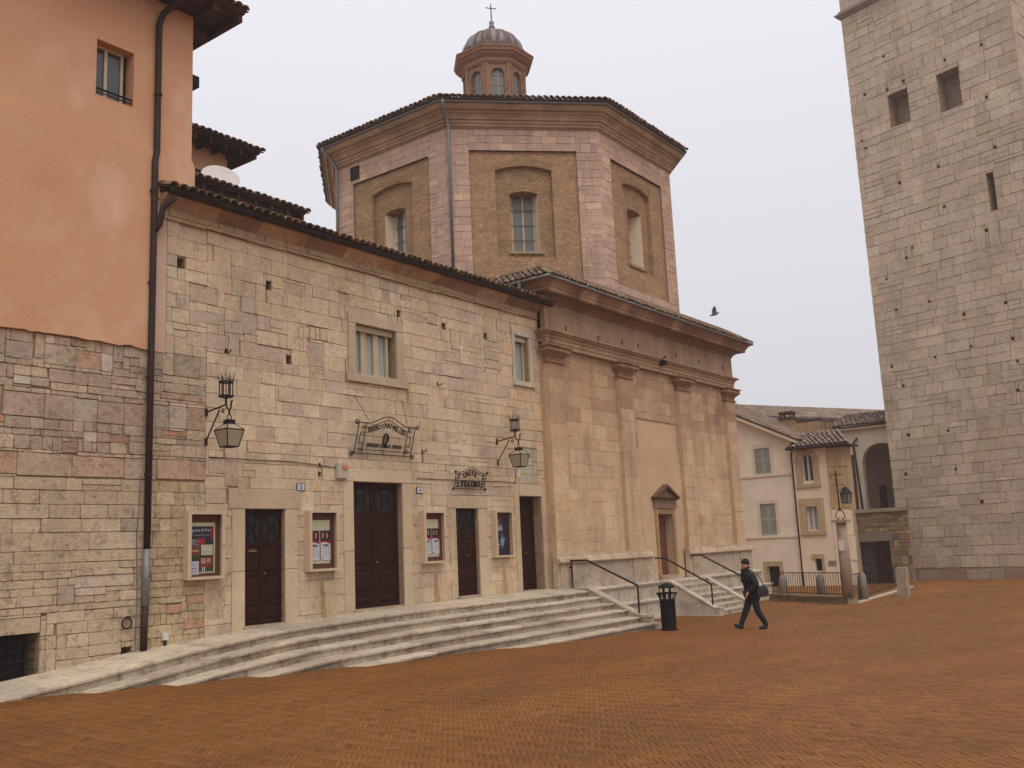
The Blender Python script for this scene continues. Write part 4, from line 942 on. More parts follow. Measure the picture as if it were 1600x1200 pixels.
MB().fbox(FP, lm[0] - .1, lm[2] - .12, .1, lm[0] + .1, lm[2] + .04, .3).build('housing', M_black, LM); MB().tube([FP(lm[0], lm[2] + .05, .0), FP(lm[0], lm[2] + .18, .3)], .03, 6).build('bracket', M_black, LM)

# ------------------------------------------------------------------ drum
OX, OY, AP = 30.5, 23.1, 6.53; TAN = math.tan(math.pi / 8)
def ring(a, z, n=8): return [(OX + a / math.cos(math.pi / 8) * math.cos(t), OY + a / math.cos(math.pi / 8) * math.sin(t), z) for t in [math.pi / 8 + math.pi / 4 * k + math.pi / 2 for k in range(n)]]
def octo(mb, prof, tint=(1, 1, 1), close=True):
    b = len(mb.v)
    for a, z in prof: mb.v += ring(a, z); mb.t += [tint] * 8
    for i in range(len(prof) - 1):
        for j in range(8): mb.f.append((b + i * 8 + j, b + i * 8 + (j + 1) % 8, b + (i + 1) * 8 + (j + 1) % 8, b + (i + 1) * 8 + j))
    return mb
DRUM = octo(MB(), [(AP - .9, 9.5), (AP - .9, 16.6)]).build('drum', M_brick, CH)
def face_frame(ang, a=AP): n = Vector((math.cos(ang), math.sin(ang), 0)); return Frame(Vector((OX, OY, 0)) + n * a, Vector((-n.y, n.x, 0)), (0, 0, 1), n)
HWD = AP * TAN; zb0, zb1, pz0, pz1 = 9.6, 16.25, 10.75, 15.42
pinkc = [A(180, 150, 131), A(176, 147, 128), A(183, 154, 135), A(174, 146, 128), A(178, 148, 128)]
def tintD(u, v, g):
    if g.random() < .13: c = g.choice([A(194, 166, 138), A(190, 160, 134), A(186, 158, 134)])
    else: c = g.choice(pinkc)
    k = g.uniform(.94, 1.06); return tuple(x * k for x in c)
allr = []
for idx in range(8):
    ang = math.pi + math.pi / 4 * idx                      # 0: faces -x, 1: towards the camera, 2: faces the square
    F = face_frame(ang)
    if idx > 2:
        MB().fbox(F, -HWD, zb0, -.9, HWD, zb1, 0).build('far_face', M_brick, DRUM); continue
    pil = .80; iu = 1.0; is_, ir = 14.72, .17; iz0 = 11.55
    core = MB(); core.fbox(F, -HWD, zb0, -.3, -HWD + pil, zb1, -.02); core.fbox(F, HWD - pil, zb0, -.3, HWD, zb1, -.02); core.fbox(F, -HWD + pil, pz1, -.3, HWD - pil, zb1, -.021); core.fbox(F, -HWD + pil, zb0, -.3, HWD - pil, pz0, -.021)
    PF = core.build('stone_band', M_mortar, DRUM, F=F)
    rr = courses(-HWD, zb0, -HWD + pil, zb1, (.2, .34), (.3, .55), rg=rg) + courses(HWD - pil, zb0, HWD, zb1, (.2, .34), (.3, .55), rg=rg) + courses(-HWD + pil, pz1, HWD - pil, zb1, (.26, .3), (.35, .7), rg=rg) + courses(-HWD + pil, zb0, HWD - pil, pz0, (.26, .3), (.35, .7), rg=rg)
    if idx == 0: rr = [q for r in rr for q in subtract(r, (-2.05, 15.55, -1.55, 16.1))]
    masonry(F, rr, tintD, M_trim, PF, name='pink_block', proud=.021, joint=.004, jit=.003, rg=rg, nback=-.02, ch=.006, round_=.008, limit=110)
    if idx == 0: MB().fbox(F, -2.05, 15.55, -.2, -1.55, 16.1, -.015).build('vent_hole', M_dark, DRUM)
    q = MB(); arch_wall(q, F, -HWD + pil - .001, pz0, HWD - pil + .001, pz1, (-iu, iz0, iu, is_), ir, -.09, .16); q.quad(F(-HWD + pil, pz0, 0), F(HWD - pil, pz0, 0), F(HWD - pil, pz0, -.09), F(-HWD + pil, pz0, -.09)); q.quad(F(-HWD + pil, pz1, 0), F(-HWD + pil, pz1, -.09), F(HWD - pil, pz1, -.09), F(HWD - pil, pz1, 0))
    q.build('brick_panel', M_brick, DRUM, F=F)
    # relieving arch of upright bricks over the blind recess
    n_ = 22; R_ = (iu * iu + ir * ir) / (2 * ir)
    for k in range(n_):
        u = -iu + 2 * iu * (k + .5) / n_; c_ = is_ + ir - R_ + math.sqrt(R_ * R_ - u * u); dx = u / R_; wv = iu / n_ * .86
        MB().prism(F, [(u - wv, c_ + .005), (u + wv, c_ + .005), (u + wv + dx * .26, c_ + .25), (u - wv + dx * .26, c_ + .25)], -.092, -.078 + rg.uniform(-.004, .006), (1, 1, 1)).build('arch_brick', M_brick2, DRUM)
    wz0, wz1, wu = 11.82, 13.92, .50
    q = MB(); arch_wall(q, F, -iu, iz0, iu, is_ + ir, (-wu, wz0, wu, wz1), .1, -.24, .5); q.build('blind_recess', M_brick2, DRUM, F=F)
    q = MB()                                                            # plastered reveal
    for s_ in (-1, 1): q.quad(F(s_ * (wu - .004), wz0, -.235), F(s_ * (wu - .09), wz0, -.74), F(s_ * (wu - .09), wz1, -.74), F(s_ * (wu - .004), wz1, -.235))
    q.build('window_reveal', M_cream2, DRUM)
    Wn = MB().fbox(F, -wu, wz0, -.78, wu, wz1 + .1, -.74).build('window', M_pane, DRUM)
    m = MB()
    for a, b in ((-wu + .08, -wu + .15), (-.035, .035), (wu - .15, wu - .08)): m.fbox(F, a, wz0, -.74, b, wz1 + .08, -.69)
    m.build('window_frame', M_white if idx == 0 else M_winwood, Wn)
    m = MB()
    for v_ in (12.35, 12.9, 13.45): m.tube([F(-wu, v_, -.67), F(wu, v_, -.67)], .012, 4)
    m.build('window_bar', M_iron, Wn)
    MB().fbox(F, -wu - .1, wz0 - .1, -.7, wu + .12, wz0 - .002, -.16, A(150, 130, 104)).build('window_sill', M_trim, DRUM)
# drum cornice, gutter, roof
octo(MB(), [(AP - .3, 16.2), (AP + .03, 16.205), (AP + .05, 16.25), (AP + .1, 16.26), (AP + .12, 16.33), (AP + .13, 16.36), (AP + .16, 16.365), (AP + .17, 16.45), (AP + .22, 16.47), (AP + .25, 16.55), (AP + .30, 16.62), (AP + .36, 16.66), (AP + .37, 16.72), (AP + .46, 16.74), (AP + .52, 16.82), (AP + .56, 16.9), (AP + .57, 16.97), (AP - .3, 16.99)]).build('drum_cornice', M_yelpl, CH)
mb = MB(); g = ring(AP + .60, 16.95); mb.tube(g, .05, 8, closed=True); mb.build('drum_gutter', M_zinc, CH, smooth=True)
DRF = octo(MB(), [(AP + .57, 16.985), (AP + .70, 16.99), (AP + .70, 17.035), (1.2, 19.6), (1.2, 19.5), (AP + .5, 16.995)]).build('drum_roof', M_deck, CH)
e_r, t_r = ring(AP + .70, 17.06), ring(1.25, 19.62)
for k in range(8):
    if k in (0, 1, 2, 3, 7): roof(e_r[k], e_r[(k + 1) % 8], t_r[k], t_r[(k + 1) % 8], DRF, M_tile, M_deck, spacing=.21, tints=TILE, sheet=False, singles=k in (0, 1, 2, 3), rows=4, r0=.1, over=.05)
# drainpipes on the drum
for k, name in ((2, 'a'), (1, 'b')):
    gp_, wp = Vector(ring(AP + .6, 16.95)[k]), Vector(ring(AP + .09, 0)[k])
    n1 = (Vector((OX, OY, 0)) - Vector((wp.x, wp.y, 0))).normalized()
    t_ = Vector((-n1.y, n1.x, 0)); sh = t_ * (-.16)
    if k == 1: sh = t_ * (-.12)
    a = gp_ + sh; b = Vector((wp.x, wp.y, 16.15)) + sh
    MB().tube([a, a + Vector((0, 0, -.1)), a.lerp(b, .5) + Vector((0, 0, .05)), b + Vector((0, 0, .05)), b, b + Vector((0, 0, -5.8))], .055, 8).build('drum_drainpipe', M_zinc, CH, smooth=True)
# ------------------------------------------------------------------ lantern
LA = 1.24
def ringl(a, z): return [(OX + a / math.cos(math.pi / 8) * math.cos(t), OY + a / math.cos(math.pi / 8) * math.sin(t), z) for t in [math.pi / 8 + math.pi / 4 * k for k in range(8)]]
def octl(prof, tint=(1, 1, 1)):
    mb = MB()
    for a, z in prof: mb.v += ringl(a, z); mb.t += [tint] * 8
    for i in range(len(prof) - 1):
        for j in range(8): mb.f.append((i * 8 + j, i * 8 + (j + 1) % 8, (i + 1) * 8 + (j + 1) % 8, (i + 1) * 8 + j))
    return mb
LN = octl([(LA - .25, 19.3), (LA - .25, 21.9)]).build('lantern', M_dark, CH)
lh = LA * TAN
for k in range(8):
    F = face_frame(math.pi / 4 * k, LA)
    q = MB(); arch_wall(q, F, -lh, 19.3, lh, 21.85, (-.27, 20.0, .27, 21.12), .26, 0, .2, 10); q.build('lantern_wall', M_lbrick, LN, F=F)
    for s_ in (-1, 1): q = MB().fbox(F, s_ * lh - .13 if s_ > 0 else -lh, 19.3, 0.0, s_ * lh if s_ > 0 else -lh + .13, 21.6, .045); q.build('lantern_pilaster', M_lbrick, LN, F=F)
    pts = [(.27 * math.cos(t), 21.12 + .26 * math.sin(t)) for t in [i * math.pi / 10 for i in range(11)]]
    MB().prism(F, [(-.27, 20.0), (.27, 20.0)] + pts, -.16, -.14).build('lantern_window', M_pane, LN)
    m = MB(); m.fbox(F, -.012, 20.0, -.14, .012, 21.37, -.11); m.fbox(F, -.26, 20.68, -.139, .26, 20.7, -.112); m.fbox(F, -.26, 21.1, -.139, .26, 21.12, -.112); m.build('glazing_bar', M_winwood, LN)
octl([(LA - .2, 21.58), (LA + .05, 21.585), (LA + .07, 21.64), (LA + .1, 21.66), (LA + .1, 21.8), (LA + .16, 21.84), (LA + .25, 21.92), (LA + .27, 21.98), (LA + .34, 22.02), (LA + .36, 22.1), (LA + .41, 22.18), (LA + .41, 22.22), (LA - .2, 22.3)], A(144, 106, 86)).build('lantern_cornice', M_trim, LN)
octl([(LA + .39, 22.222), (LA + .39, 22.24), (LA + .07, 22.36), (LA + .05, 22.6), (LA - .15, 22.62)]).build('cornice_flashing', M_rust, LN)
DOME = MB().lathe((OX, OY, 22.48), [(1.31, 0)] + [(1.31 * math.cos(t), .1 + 1.02 * math.sin(t)) for t in [i * math.pi / 2 / 10 * .93 for i in range(11)]], 32).build('dome', M_lead, LN, smooth=True)
for k in range(16):                                    # rolls and alternate darker sheets
    t0_ = 2 * math.pi * k / 16
    MB().tube([(OX + 1.31 * math.cos(t) * math.cos(t0_), OY + 1.31 * math.cos(t) * math.sin(t0_), 22.585 + 1.02 * math.sin(t)) for t in [i * math.pi / 2 / 8 * .9 for i in range(9)]], .028, 5).build('lead_roll', M_lead, DOME, smooth=True)
    if k in (1, 4, 5, 8, 9, 10, 11, 13):
        m = MB(); n_ = 8
        for i in range(n_ + 1):
            t = i * math.pi / 2 / n_ * .62
            for s_ in (.06, .92 if k % 3 else .6):
                an = t0_ + 2 * math.pi / 16 * s_; m.v.append((OX + 1.317 * math.cos(t) * math.cos(an), OY + 1.317 * math.cos(t) * math.sin(an), 22.583 + 1.03 * math.sin(t))); m.t.append((1, 1, 1))
        for i in range(n_): m.f.append((2 * i, 2 * i + 1, 2 * i + 3, 2 * i + 2))
        m.build('dark_sheet', M_rust, DOME, smooth=True)
FN = MB().lathe((OX, OY, 23.55), [(.2, 0), (.17, .06), (.19, .1), (.2, .18), (.14, .26), (.09, .3), (.14, .34), (.12, .4), (.07, .45), (.11, .52), (.1, .6), (.04, .68), (.02, .72)], 16).build('finial', M_lead, LN, smooth=True)
m = MB(); m.tube([(OX, OY, 24.2), (OX, OY, 25.02)], [.028, .02], 6); m.build('cross_post', M_iron, FN)
cd = Vector((.8, -.6, 0)); m = MB(); m.tube([Vector((OX, OY, 24.8)) - cd * .24, Vector((OX, OY, 24.8)) + cd * .24], .02, 6); m.build('cross_arm', M_iron, FN)

# ------------------------------------------------------------------ church steps
CS = thing('church_steps', 'short flight of white stone steps with sloping sides leading to the church door', 'steps', (30.75, 14.9, -.73))
XA, XB = 29.56, 31.95; zt0 = .40; nst = 7; gr_ = gz(30.7, 14.2); ris = (zt0 - gr_) / nst; y_top = 15.72; trd = (y_top - 14.14) / (nst - 1)
MB().box((XA + .002, y_top, gr_ - .1), (XB - .002, YW + .3, zt0 - .06), A(176, 160, 138)).build('landing_base', M_trav, CS)
MB().box((XA + .004, y_top - .02, zt0 - .058), (XB - .004, YW + .3, zt0), A(184, 170, 148)).build('landing_slab', M_trav, CS)
MB().box((DR[0] - .15, YC - .02, zt0 + .002), (DR[2] + .15, YW + .32, DR[1] - .005), A(170, 152, 126)).build('threshold', M_trav, CS)
for k in range(1, nst):
    z = zt0 - ris * k; yf = y_top - trd * k
    MB().box((XA + .004, yf - .025, z - .05), (XB - .004 + (.0 if k < nst - 1 else .05), yf + trd + .02, z), trav()).build('tread', M_trav, CS)
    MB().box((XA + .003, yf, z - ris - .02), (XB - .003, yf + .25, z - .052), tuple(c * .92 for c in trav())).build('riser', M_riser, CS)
FSX = Frame((0, 0, 0), (0, -1, 0), (0, 0, 1), (-1, 0, 0))
for xa, xb in ((XA - .26, XA), (XB, XB + .26)):
    MB().prism(Frame((xa, 0, 0), (0, -1, 0), (0, 0, 1), (-1, 0, 0)), [(-16.15, -1), (-14.0, -1), (-14.0, -.52), (-14.2, -.52), (-15.76, .36), (-16.15, .36)], 0, -(xb - xa), A(182, 168, 150)).build('side_wall', M_trav, CS)
    m = MB()
    for p, q in (((-16.15, .362), (-15.74, .362)), ((-15.74, .362), (-14.2, -.505)), ((-14.2, -.505), (-13.97, -.505))): m.prism(Frame((xa, 0, 0), (0, -1, 0), (0, 0, 1), (-1, 0, 0)), [p, q, (q[0], q[1] + .05), (p[0], p[1] + .05)], .02, -(xb - xa) - .02, A(188, 176, 158))
    m.build('coping', M_trav, CS)

# ------------------------------------------------------------------ handrails
def handrail(name, label, x, pts, posts, loop=None):
    H = thing(name, label, 'handrail', (x, pts[-1][0], pts[-1][1] - .8))
    MB().tube([(x, y, z) for y, z in pts], .03, 8).build('rail', M_rail, H, smooth=True)
    for (y, z0, z1) in posts: MB().tube([(x, y, z0), (x, y, z1)], .026, 8).build('post', M_rail, H); MB().box((x - .06, y - .06, z0 - .002), (x + .06, y + .06, z0 + .012)).build('foot_plate', M_rail, H)
    if loop: MB().tube([(x, y, z) for y, z in loop], .028, 8).build('end_loop', M_rail, H)
handrail('theatre_handrail', 'long bent steel handrail with two posts at the end of the theatre steps', 24.14, [(16.62, 1.27), (15.66, 1.27), (14.0, .52)], [(16.2, .485, 1.25), (14.0, -.285, .52)], [(16.62, 1.27), (16.66, 1.25), (16.66, 1.08), (16.2, 1.08)])
handrail('church_handrail', 'bent steel handrail on the near side of the church steps', 29.43, [(16.32, 1.16), (15.95, 1.16), (14.3, .26)], [(14.3, -.47, .26)])
handrail('church_handrail', 'bent steel handrail on the far side of the church steps, nearest the walking man', 32.08, [(16.42, 1.17), (15.92, 1.18), (14.3, .34)], [(14.3, -.47, .34)])

# ================================================================== BELL TOWER
TW_ = thing('bell_tower', 'massive square bell tower of grey stone blocks', 'tower', (50, 10, -.8))
B0 = np.array([52.3, 14.6]); td = np.array([.25, .97]); td /= np.linalg.norm(td); TL = 9.0
A0 = B0 - td * TL                                  # near corner
FT = Frame((B0[0], B0[1], 0), (-td[0], -td[1], 0), (.0, .0, 1), (-td[1], td[0], 0))    # u from the far corner towards the camera
FT2 = Frame((A0[0], A0[1], 0), (td[1], -td[0], 0), (0, 0, 1), (-td[0], -td[1], 0))
def ut(px, py):
    d = Vector(ray(px, py)); n = FT.N; t = (FT.O - Vector(CAM)).dot(n) / d.dot(n); return FT.uv(Vector(CAM) + d * t)
def rt(x0, y0, x1, y1):
    a, b = ut(x0, y0), ut(x1, y1); return (min(a[0], b[0]), min(a[1], b[1]), max(a[0], b[0]), max(a[1], b[1]))
ZT = 34.0
z_corn = ut(1316, 30)[1]
tw = [(*rt(1386, 150, 1423, 188)[:4], 1.0), (*rt(1462, 118, 1504, 163)[:4], 1.0), (*rt(1540, 272, 1559, 327)[:4], .9)]
tw = [(h[0], h[1], h[2], h[3], h[4], 1) for h in tw]
tput = [(1386, 140), (1411, 127), (1346, 220), (1343, 100), (1380, 88), (1476, 94), (1533, 70), (1542, 122), (1541, 152), (1351, 148), (1352, 232), (1361, 296), (1466, 260), (1405, 286), (1541, 360), (1488, 385), (1425, 387), (1475, 323), (1554, 230), (1468, 229), (1385, 436), (1400, 484), (1452, 471), (1499, 453), (1506, 491), (1517, 541), (1571, 473), (1564, 433), (1461, 558), (1411, 603), (1393, 573), (1530, 577), (1590, 564), (1590, 610), (1582, 529), (1483, 626), (1481, 673), (1419, 680), (1493, 733), (1564, 720), (1415, 741), (1534, 784), (1418, 793), (1372, 405), (1416, 403)]
tp_ = []
for px, py in tput[::2] + tput[1::4]:
    u, v = ut(px, py); s_ = .062 + .02 * ((px * 7 + py) % 3) / 2; tp_.append((u - s_, v - s_, u + s_, v + s_, .35, 1))
mb = MB(); wall_holes(mb, FT, 0, -1.5, TL, ZT, tw + tp_, -.035, .4)
TWL = mb.build('tower_face', M_tmortar, TW_)
rg = random.Random(77)
cutW = [h[:4] for h in tw + tp_]
def tintW(u, v, g):
    k = g.uniform(.94, 1.06); c = g.choice([A(160, 143, 124), A(165, 148, 129), A(154, 137, 119), A(161, 142, 121), A(156, 141, 124), A(167, 152, 132), A(150, 134, 116)])
    if g.random() < .02 and v < 9: c = A(158, 128, 106)
    if g.random() < .05: c = A(150, 134, 110)
    return tuple(x * k * 1.46 for x in soft(c, A(160, 143, 124), .6))
rt_ = courses(-.03, -.2, TL + .03, z_corn, (.4, .62), (.6, 1.55), cut=cutW, split=.09, rg=rg, tall=5)
rt_ += courses(-.03, z_corn + .45, TL, ZT, (.42, .7), (.6, 1.5), rg=rg)
masonry(FT, rt_, tintW, M_tower, TWL, proud=.042, joint=.013, jit=.012, rg=rg, nback=-.035, ch=.01, round_=.035)
for h in tw: MB().fbox(FT, h[0] - .05, h[1] - .05, -1.6, h[2] + .05, h[3] + .05, -1.05).build('dark_interior', M_dark, TWL)
mb = MB(); tw2 = (2.1, ut(1590, 150)[1], 3.1, ut(1590, 150)[1] + 1.6); wall_holes(mb, FT2, 0, -1.5, TL, ZT, [(*tw2, .8, 1)], -.035, .4); TWR = mb.build('tower_side', M_tmortar, TW_)
masonry(FT2, courses(-.03, 12, TL, ZT, (.42, .72), (.6, 1.5), cut=[tw2], split=.06, rg=rg), tintW, M_tower, TWR, proud=.042, joint=.013, jit=.012, rg=rg, nback=-.035, ch=.01, round_=.035, limit=70)
mb = MB(); o2 = FT(0, 0, 0); far = FT2(TL, 0, 0); mb.quad(FT(0, -1.5, -.02), FT(0, -1.5, -TL), FT(0, ZT, -TL), FT(0, ZT, -.02)); mb.build('tower_back', M_tmortar, TW_)
cpath = [(FT(-.0, 0, -4).x, FT(-.0, 0, -4).y), (FT.O.x, FT.O.y), (A0[0], A0[1]), (FT2(4, 0).x, FT2(4, 0).y)]
MB().sweep(cpath, [(-.2, z_corn), (.06, z_corn + .02), (.12, z_corn + .1), (.26, z_corn + .16), (.28, z_corn + .26), (.2, z_corn + .3), (.12, z_corn + .36), (.1, z_corn + .46), (-.2, z_corn + .48)], A(148, 130, 116)).build('string_cornice', M_tower, TW_)
x = .1
while x < TL - .2:                                  # worn plinth stones at the foot
    e = x + rg.uniform(.5, 1.3); MB().fbox(FT, x, -1.2, -.03, min(e - .02, TL), -.28 + rg.uniform(-.1, .08), .12 + rg.uniform(-.03, .05), rg.choice([A(166, 148, 130), A(150, 122, 100), A(160, 140, 122)])).build('foot_stone', M_tower, TW_); x = e

# ================================================================== BACKGROUND HOUSES
XH = 48.0
FH = Frame((XH, 0, 0), (0, -1, 0), (0, 0, 1), (-1, 0, 0))
def uh(px, py, X=XH): p = atX(px, py, X); return float(-p[1]), float(p[2])
def rh(x0, y0, x1, y1, X=XH):
    a, b = uh(x0, y0, X), uh(x1, y1, X); return (min(a[0], b[0]), min(a[1], b[1]), max(a[0], b[0]), max(a[1], b[1]))
CHs = thing('cream_house', 'cream plastered house with grey green shutters behind the church corner', 'house', (XH, 20, -1))
uL, uR = -24.5, -18.2; zl, zr_ = 9.75, 6.55
sh1, sh2, dr = rh(1178, 700, 1205, 740), rh(1187, 788, 1215, 836), (-20.1, -1.5, -19.45, .21)
mb = MB(); top = 6.3; wall_holes(mb, FH, uL, -1.5, uR, top, [(*sh2, .12), (*dr, .3), (sh1[0], sh1[1], sh1[2], min(sh1[3], top - .001), .12)], 0, .15)
mb.add([FH(uL, top, 0), FH(uR, top, 0), FH(uR, zr_, 0), FH(uL, zl, 0)], [(0, 1, 2, 3)]); mb.quad(FH(uR, -1.5, 0), FH(uR, -1.5, -8), FH(uR, zr_, -8), FH(uR, zr_, 0)); HW_ = mb.build('wall', M_cream, CHs)
for r in (sh1, sh2):
    S = MB().fbox(FH, r[0], r[1], -.12, r[2], r[3], -.1).build('shutter_recess', M_dark, CHs); mid = (r[0] + r[2]) / 2
    for a, b in ((r[0], mid - .01), (mid + .01, r[2])):
        sh = MB().fbox(FH, a, r[1], -.1, b, r[3], -.06).build('shutter', M_shut, CHs)
        n_ = 22
        for i in range(n_):
            z0_ = r[1] + .06 + (r[3] - r[1] - .12) * i / n_
            if abs(i - n_ / 2) < 1: continue
            MB().add([FH(a + .05, z0_, -.058), FH(b - .05, z0_, -.058), FH(b - .05, z0_ + .045, -.04), FH(a + .05, z0_ + .045, -.04)], [(0, 1, 2, 3)]).build('slat', M_shut, sh)
    fw = .17; m = MB(); tt = A(170, 148, 126)
    for q in ((r[0] - fw, r[1], r[0], r[3] + fw), (r[2], r[1], r[2] + fw, r[3] + fw), (r[0], r[3], r[2], r[3] + fw)): m.fbox(FH, q[0], q[1], -.05, q[2], q[3], .012)
    m.build('window_surround', mat_plain('pale_stone_surround', A(206, 184, 160), .9, var=.06), CHs)
    MB().fbox(FH, uL, r[1] - .14, -.05, uR - .01, r[1] - .005, .05).build('string_course', M_cream2, CHs)
MB().fbox(FH, dr[0] - .2, -1.5, -.05, dr[0], dr[3] + .25, .03).build('door_jamb', M_sand, CHs); MB().fbox(FH, dr[2], -1.5, -.05, dr[2] + .2, dr[3] + .25, .03).build('door_jamb', M_sand, CHs); MB().fbox(FH, dr[0], dr[3], -.05, dr[2], dr[3] + .25, .03).build('door_lintel', M_sand, CHs)
MB().fbox(FH, dr[0], -1.5, -.3, dr[2], dr[3], -.26).build('door', M_wood, CHs)
# verge boards and the sloping tile roof of the cream house
dirv = Vector((0, (-uR) - (-uL), zr_ - zl)); CRF = MB()
CRF.prism(FH, [(uL, zl - .02), (uR + .35, zr_ - .2), (uR + .35, zr_ - .04), (uL, zl + .14)], -.3, .4); CRF = CRF.build('roof', M_cream2, CHs)
pe0, pe1 = FH(uR + .42, zr_ + .0, .45), FH(uR + .42, zr_ + .0, -7); pt0, pt1 = FH(uL, zl + .22, .45), FH(uL, zl + .22, -7)
roof(pe1, pe0, pt1, pt0, CRF, M_tile, M_deck, spacing=.24, ln=.5, tints=TILE_FAR, singles=False, name='clay_tile')
DP2 = thing('house_drainpipe', 'dark drainpipe running down the corner between the two cream houses', 'drainpipe', FH(uR, -.8, .1))
MB().tube([FH(uR + .5, 6.2, .5), FH(uR + .05, 6.05, .15), FH(uR - .04, 5.8, .1), FH(uR - .02, -.9, .1)], .055, 6).build('pipe', M_copper, DP2, smooth=True); MB().tube([FH(uR - .03, 2.9, .1), FH(uR - .03, 3.0, .1)], .07, 6).build('clip', M_copper, DP2)

H2 = thing('corner_house', 'peach plastered corner house with an arched window and ochre stone corner', 'house', (XH - .2, 17.2, -1))
FK = Frame((XH - .15, 0, 0), (0, -1, 0), (0, 0, 1), (-1, 0, 0)); XK = XH - .15
ul, ur = uR + .02, uh(1296, 760, XK)[0]
aw = rh(1249, 712, 1274, 752, XK); rw = rh(1259, 792, 1280, 829, XK); sq = rh(1273, 873, 1286, 892, XK)
mb = MB(); ztop = 6.05
cu = (aw[0] + aw[2]) / 2; hw = (aw[2] - aw[0]) / 2 * .82
arch_wall(mb, FK, ul, 3.9, ur, ztop, (cu - hw, aw[1], cu + hw, aw[3] - hw * .9), hw, 0, .25)
wall_holes(mb, FK, ul, -1.5, ur, 3.9, [(*rw, .22), (*sq, .25)], 0, .2); mb.quad(FK(ul, -1.5, 0), FK(ul, ztop, 0), FK(ul, ztop, -.2), FK(ul, -1.5, -.2)); mb.build('wall', M_cream2, H2)
def glazed(F, u0, v0, u1, v1, parent, n=-.2, curved=False):
    Wn = MB().fbox(F, u0 - .02, v0 - .02, n - .04, u1 + .02, v1 + .02, n).build('window', M_glass if curved else M_curtain, parent); m = MB(); mid = (u0 + u1) / 2
    for a, b in ((u0, u0 + .07), (mid - .05, mid + .05), (u1 - .07, u1)): m.fbox(F, a, v0, n, b, v1, n + .05)
    m.fbox(F, u0, v0, n, u1, v0 + .07, n + .052); m.build('window_frame', M_white, Wn)
glazed(FK, cu - hw, aw[1], cu + hw, aw[3] - .02, H2, curved=True); glazed(FK, *rw, H2); MB().fbox(FK, sq[0], sq[1], -.25, sq[2], sq[3], -.22).build('small_window', M_dark, H2)
ow = .32; pts_o = [(cu + (hw + ow) * math.cos(t), aw[3] - hw * .9 + (hw + ow) * math.sin(t)) for t in [i * math.pi / 12 for i in range(13)]]; pts_i = [(cu + hw * math.cos(t), aw[3] - hw * .9 + hw * math.sin(t)) for t in [i * math.pi / 12 for i in range(13)]]
for i in range(12): MB().prism(FK, [pts_i[i], pts_o[i], pts_o[i + 1], pts_i[i + 1]], -.05, .03).build('arch_stone', M_sand, H2)
for s_ in (-1, 1):
    a = cu + s_ * hw; b = cu + s_ * (hw + ow); MB().fbox(FK, min(a, b), aw[1] - .1, -.05, max(a, b), aw[3] - hw * .9 - .005, .03).build('window_jamb', M_sand, H2); MB().fbox(FK, min(a, b) - .02, aw[3] - hw * .9 - .1, .03, max(a, b) + .02, aw[3] - hw * .9 + .02, .06).build('impost', M_sand, H2)
MB().fbox(FK, cu - hw - ow - .02, aw[1] - .28, -.05, cu + hw + ow + .02, aw[1] - .1, .09).build('window_sill', M_sand, H2)
for q in ((rw[0] - .36, rw[1] - .02, rw[0], rw[3] + .4), (rw[2], rw[1] - .02, rw[2] + .36, rw[3] + .4), (rw[0], rw[3], rw[2], rw[3] + .4)): MB().fbox(FK, q[0], q[1], -.05, q[2], q[3], .025).build('window_surround', M_sand, H2)
MB().fbox(FK, rw[0] - .38, rw[1] - .2, -.05, rw[2] + .38, rw[1] - .022, .1).build('window_sill', M_sand, H2)
MB().fbox(FK, sq[0] - .14, sq[3], -.05, sq[2] + .14, sq[3] + .22, .05).build('small_lintel', M_sand, H2); MB().fbox(FK, sq[2], sq[1] - .1, -.05, sq[2] + .14, sq[3], .03).build('small_jamb', M_sand, H2)
pl = rh(1294, 876, 1307, 884, XK); MB().fbox(FK, pl[0], pl[1], .002, pl[2], pl[3], .02).build('wall_plaque', M_concrete, H2)
qu = [uh(1296, 760, XK)[0], uh(1321, 760, XK)[0]]; zq = [-1.5, .4, 1.6, 2.9, 4.1, 5.0, 5.98]
for i in range(6): MB().fbox(FK, qu[0] + .003, zq[i], -.6, qu[1] + (.03 if i % 2 else 0), zq[i + 1] - .02, .05).build('corner_stone', M_yell if zq[i] > 2 else M_cream2, H2)
HR = MB().fbox(FK, ul - .1, 6.0, -1.3, qu[1] + .45, 6.08, .42).build('roof', M_beam, H2)
roof(FK(ul - .1, 6.12, .46), FK(qu[1] + .48, 6.12, .46), FK(ul - .1, 7.1, -2.4), FK(qu[1] - .9, 7.1, -2.4), HR, M_tile, M_deck, spacing=.24, ln=.5, tints=TILE_FAR, r0=.11)
MB().tube([FK(ul - .15, 6.06, .5), FK(qu[1] + .5, 6.06, .5)], .06, 6).build('gutter', M_copper, HR)
MB().fbox(FK, qu[1] - .3, -1.5, -1.3, qu[1] + .001, 6.0, -.6).build('side_wall', M_sand, H2)

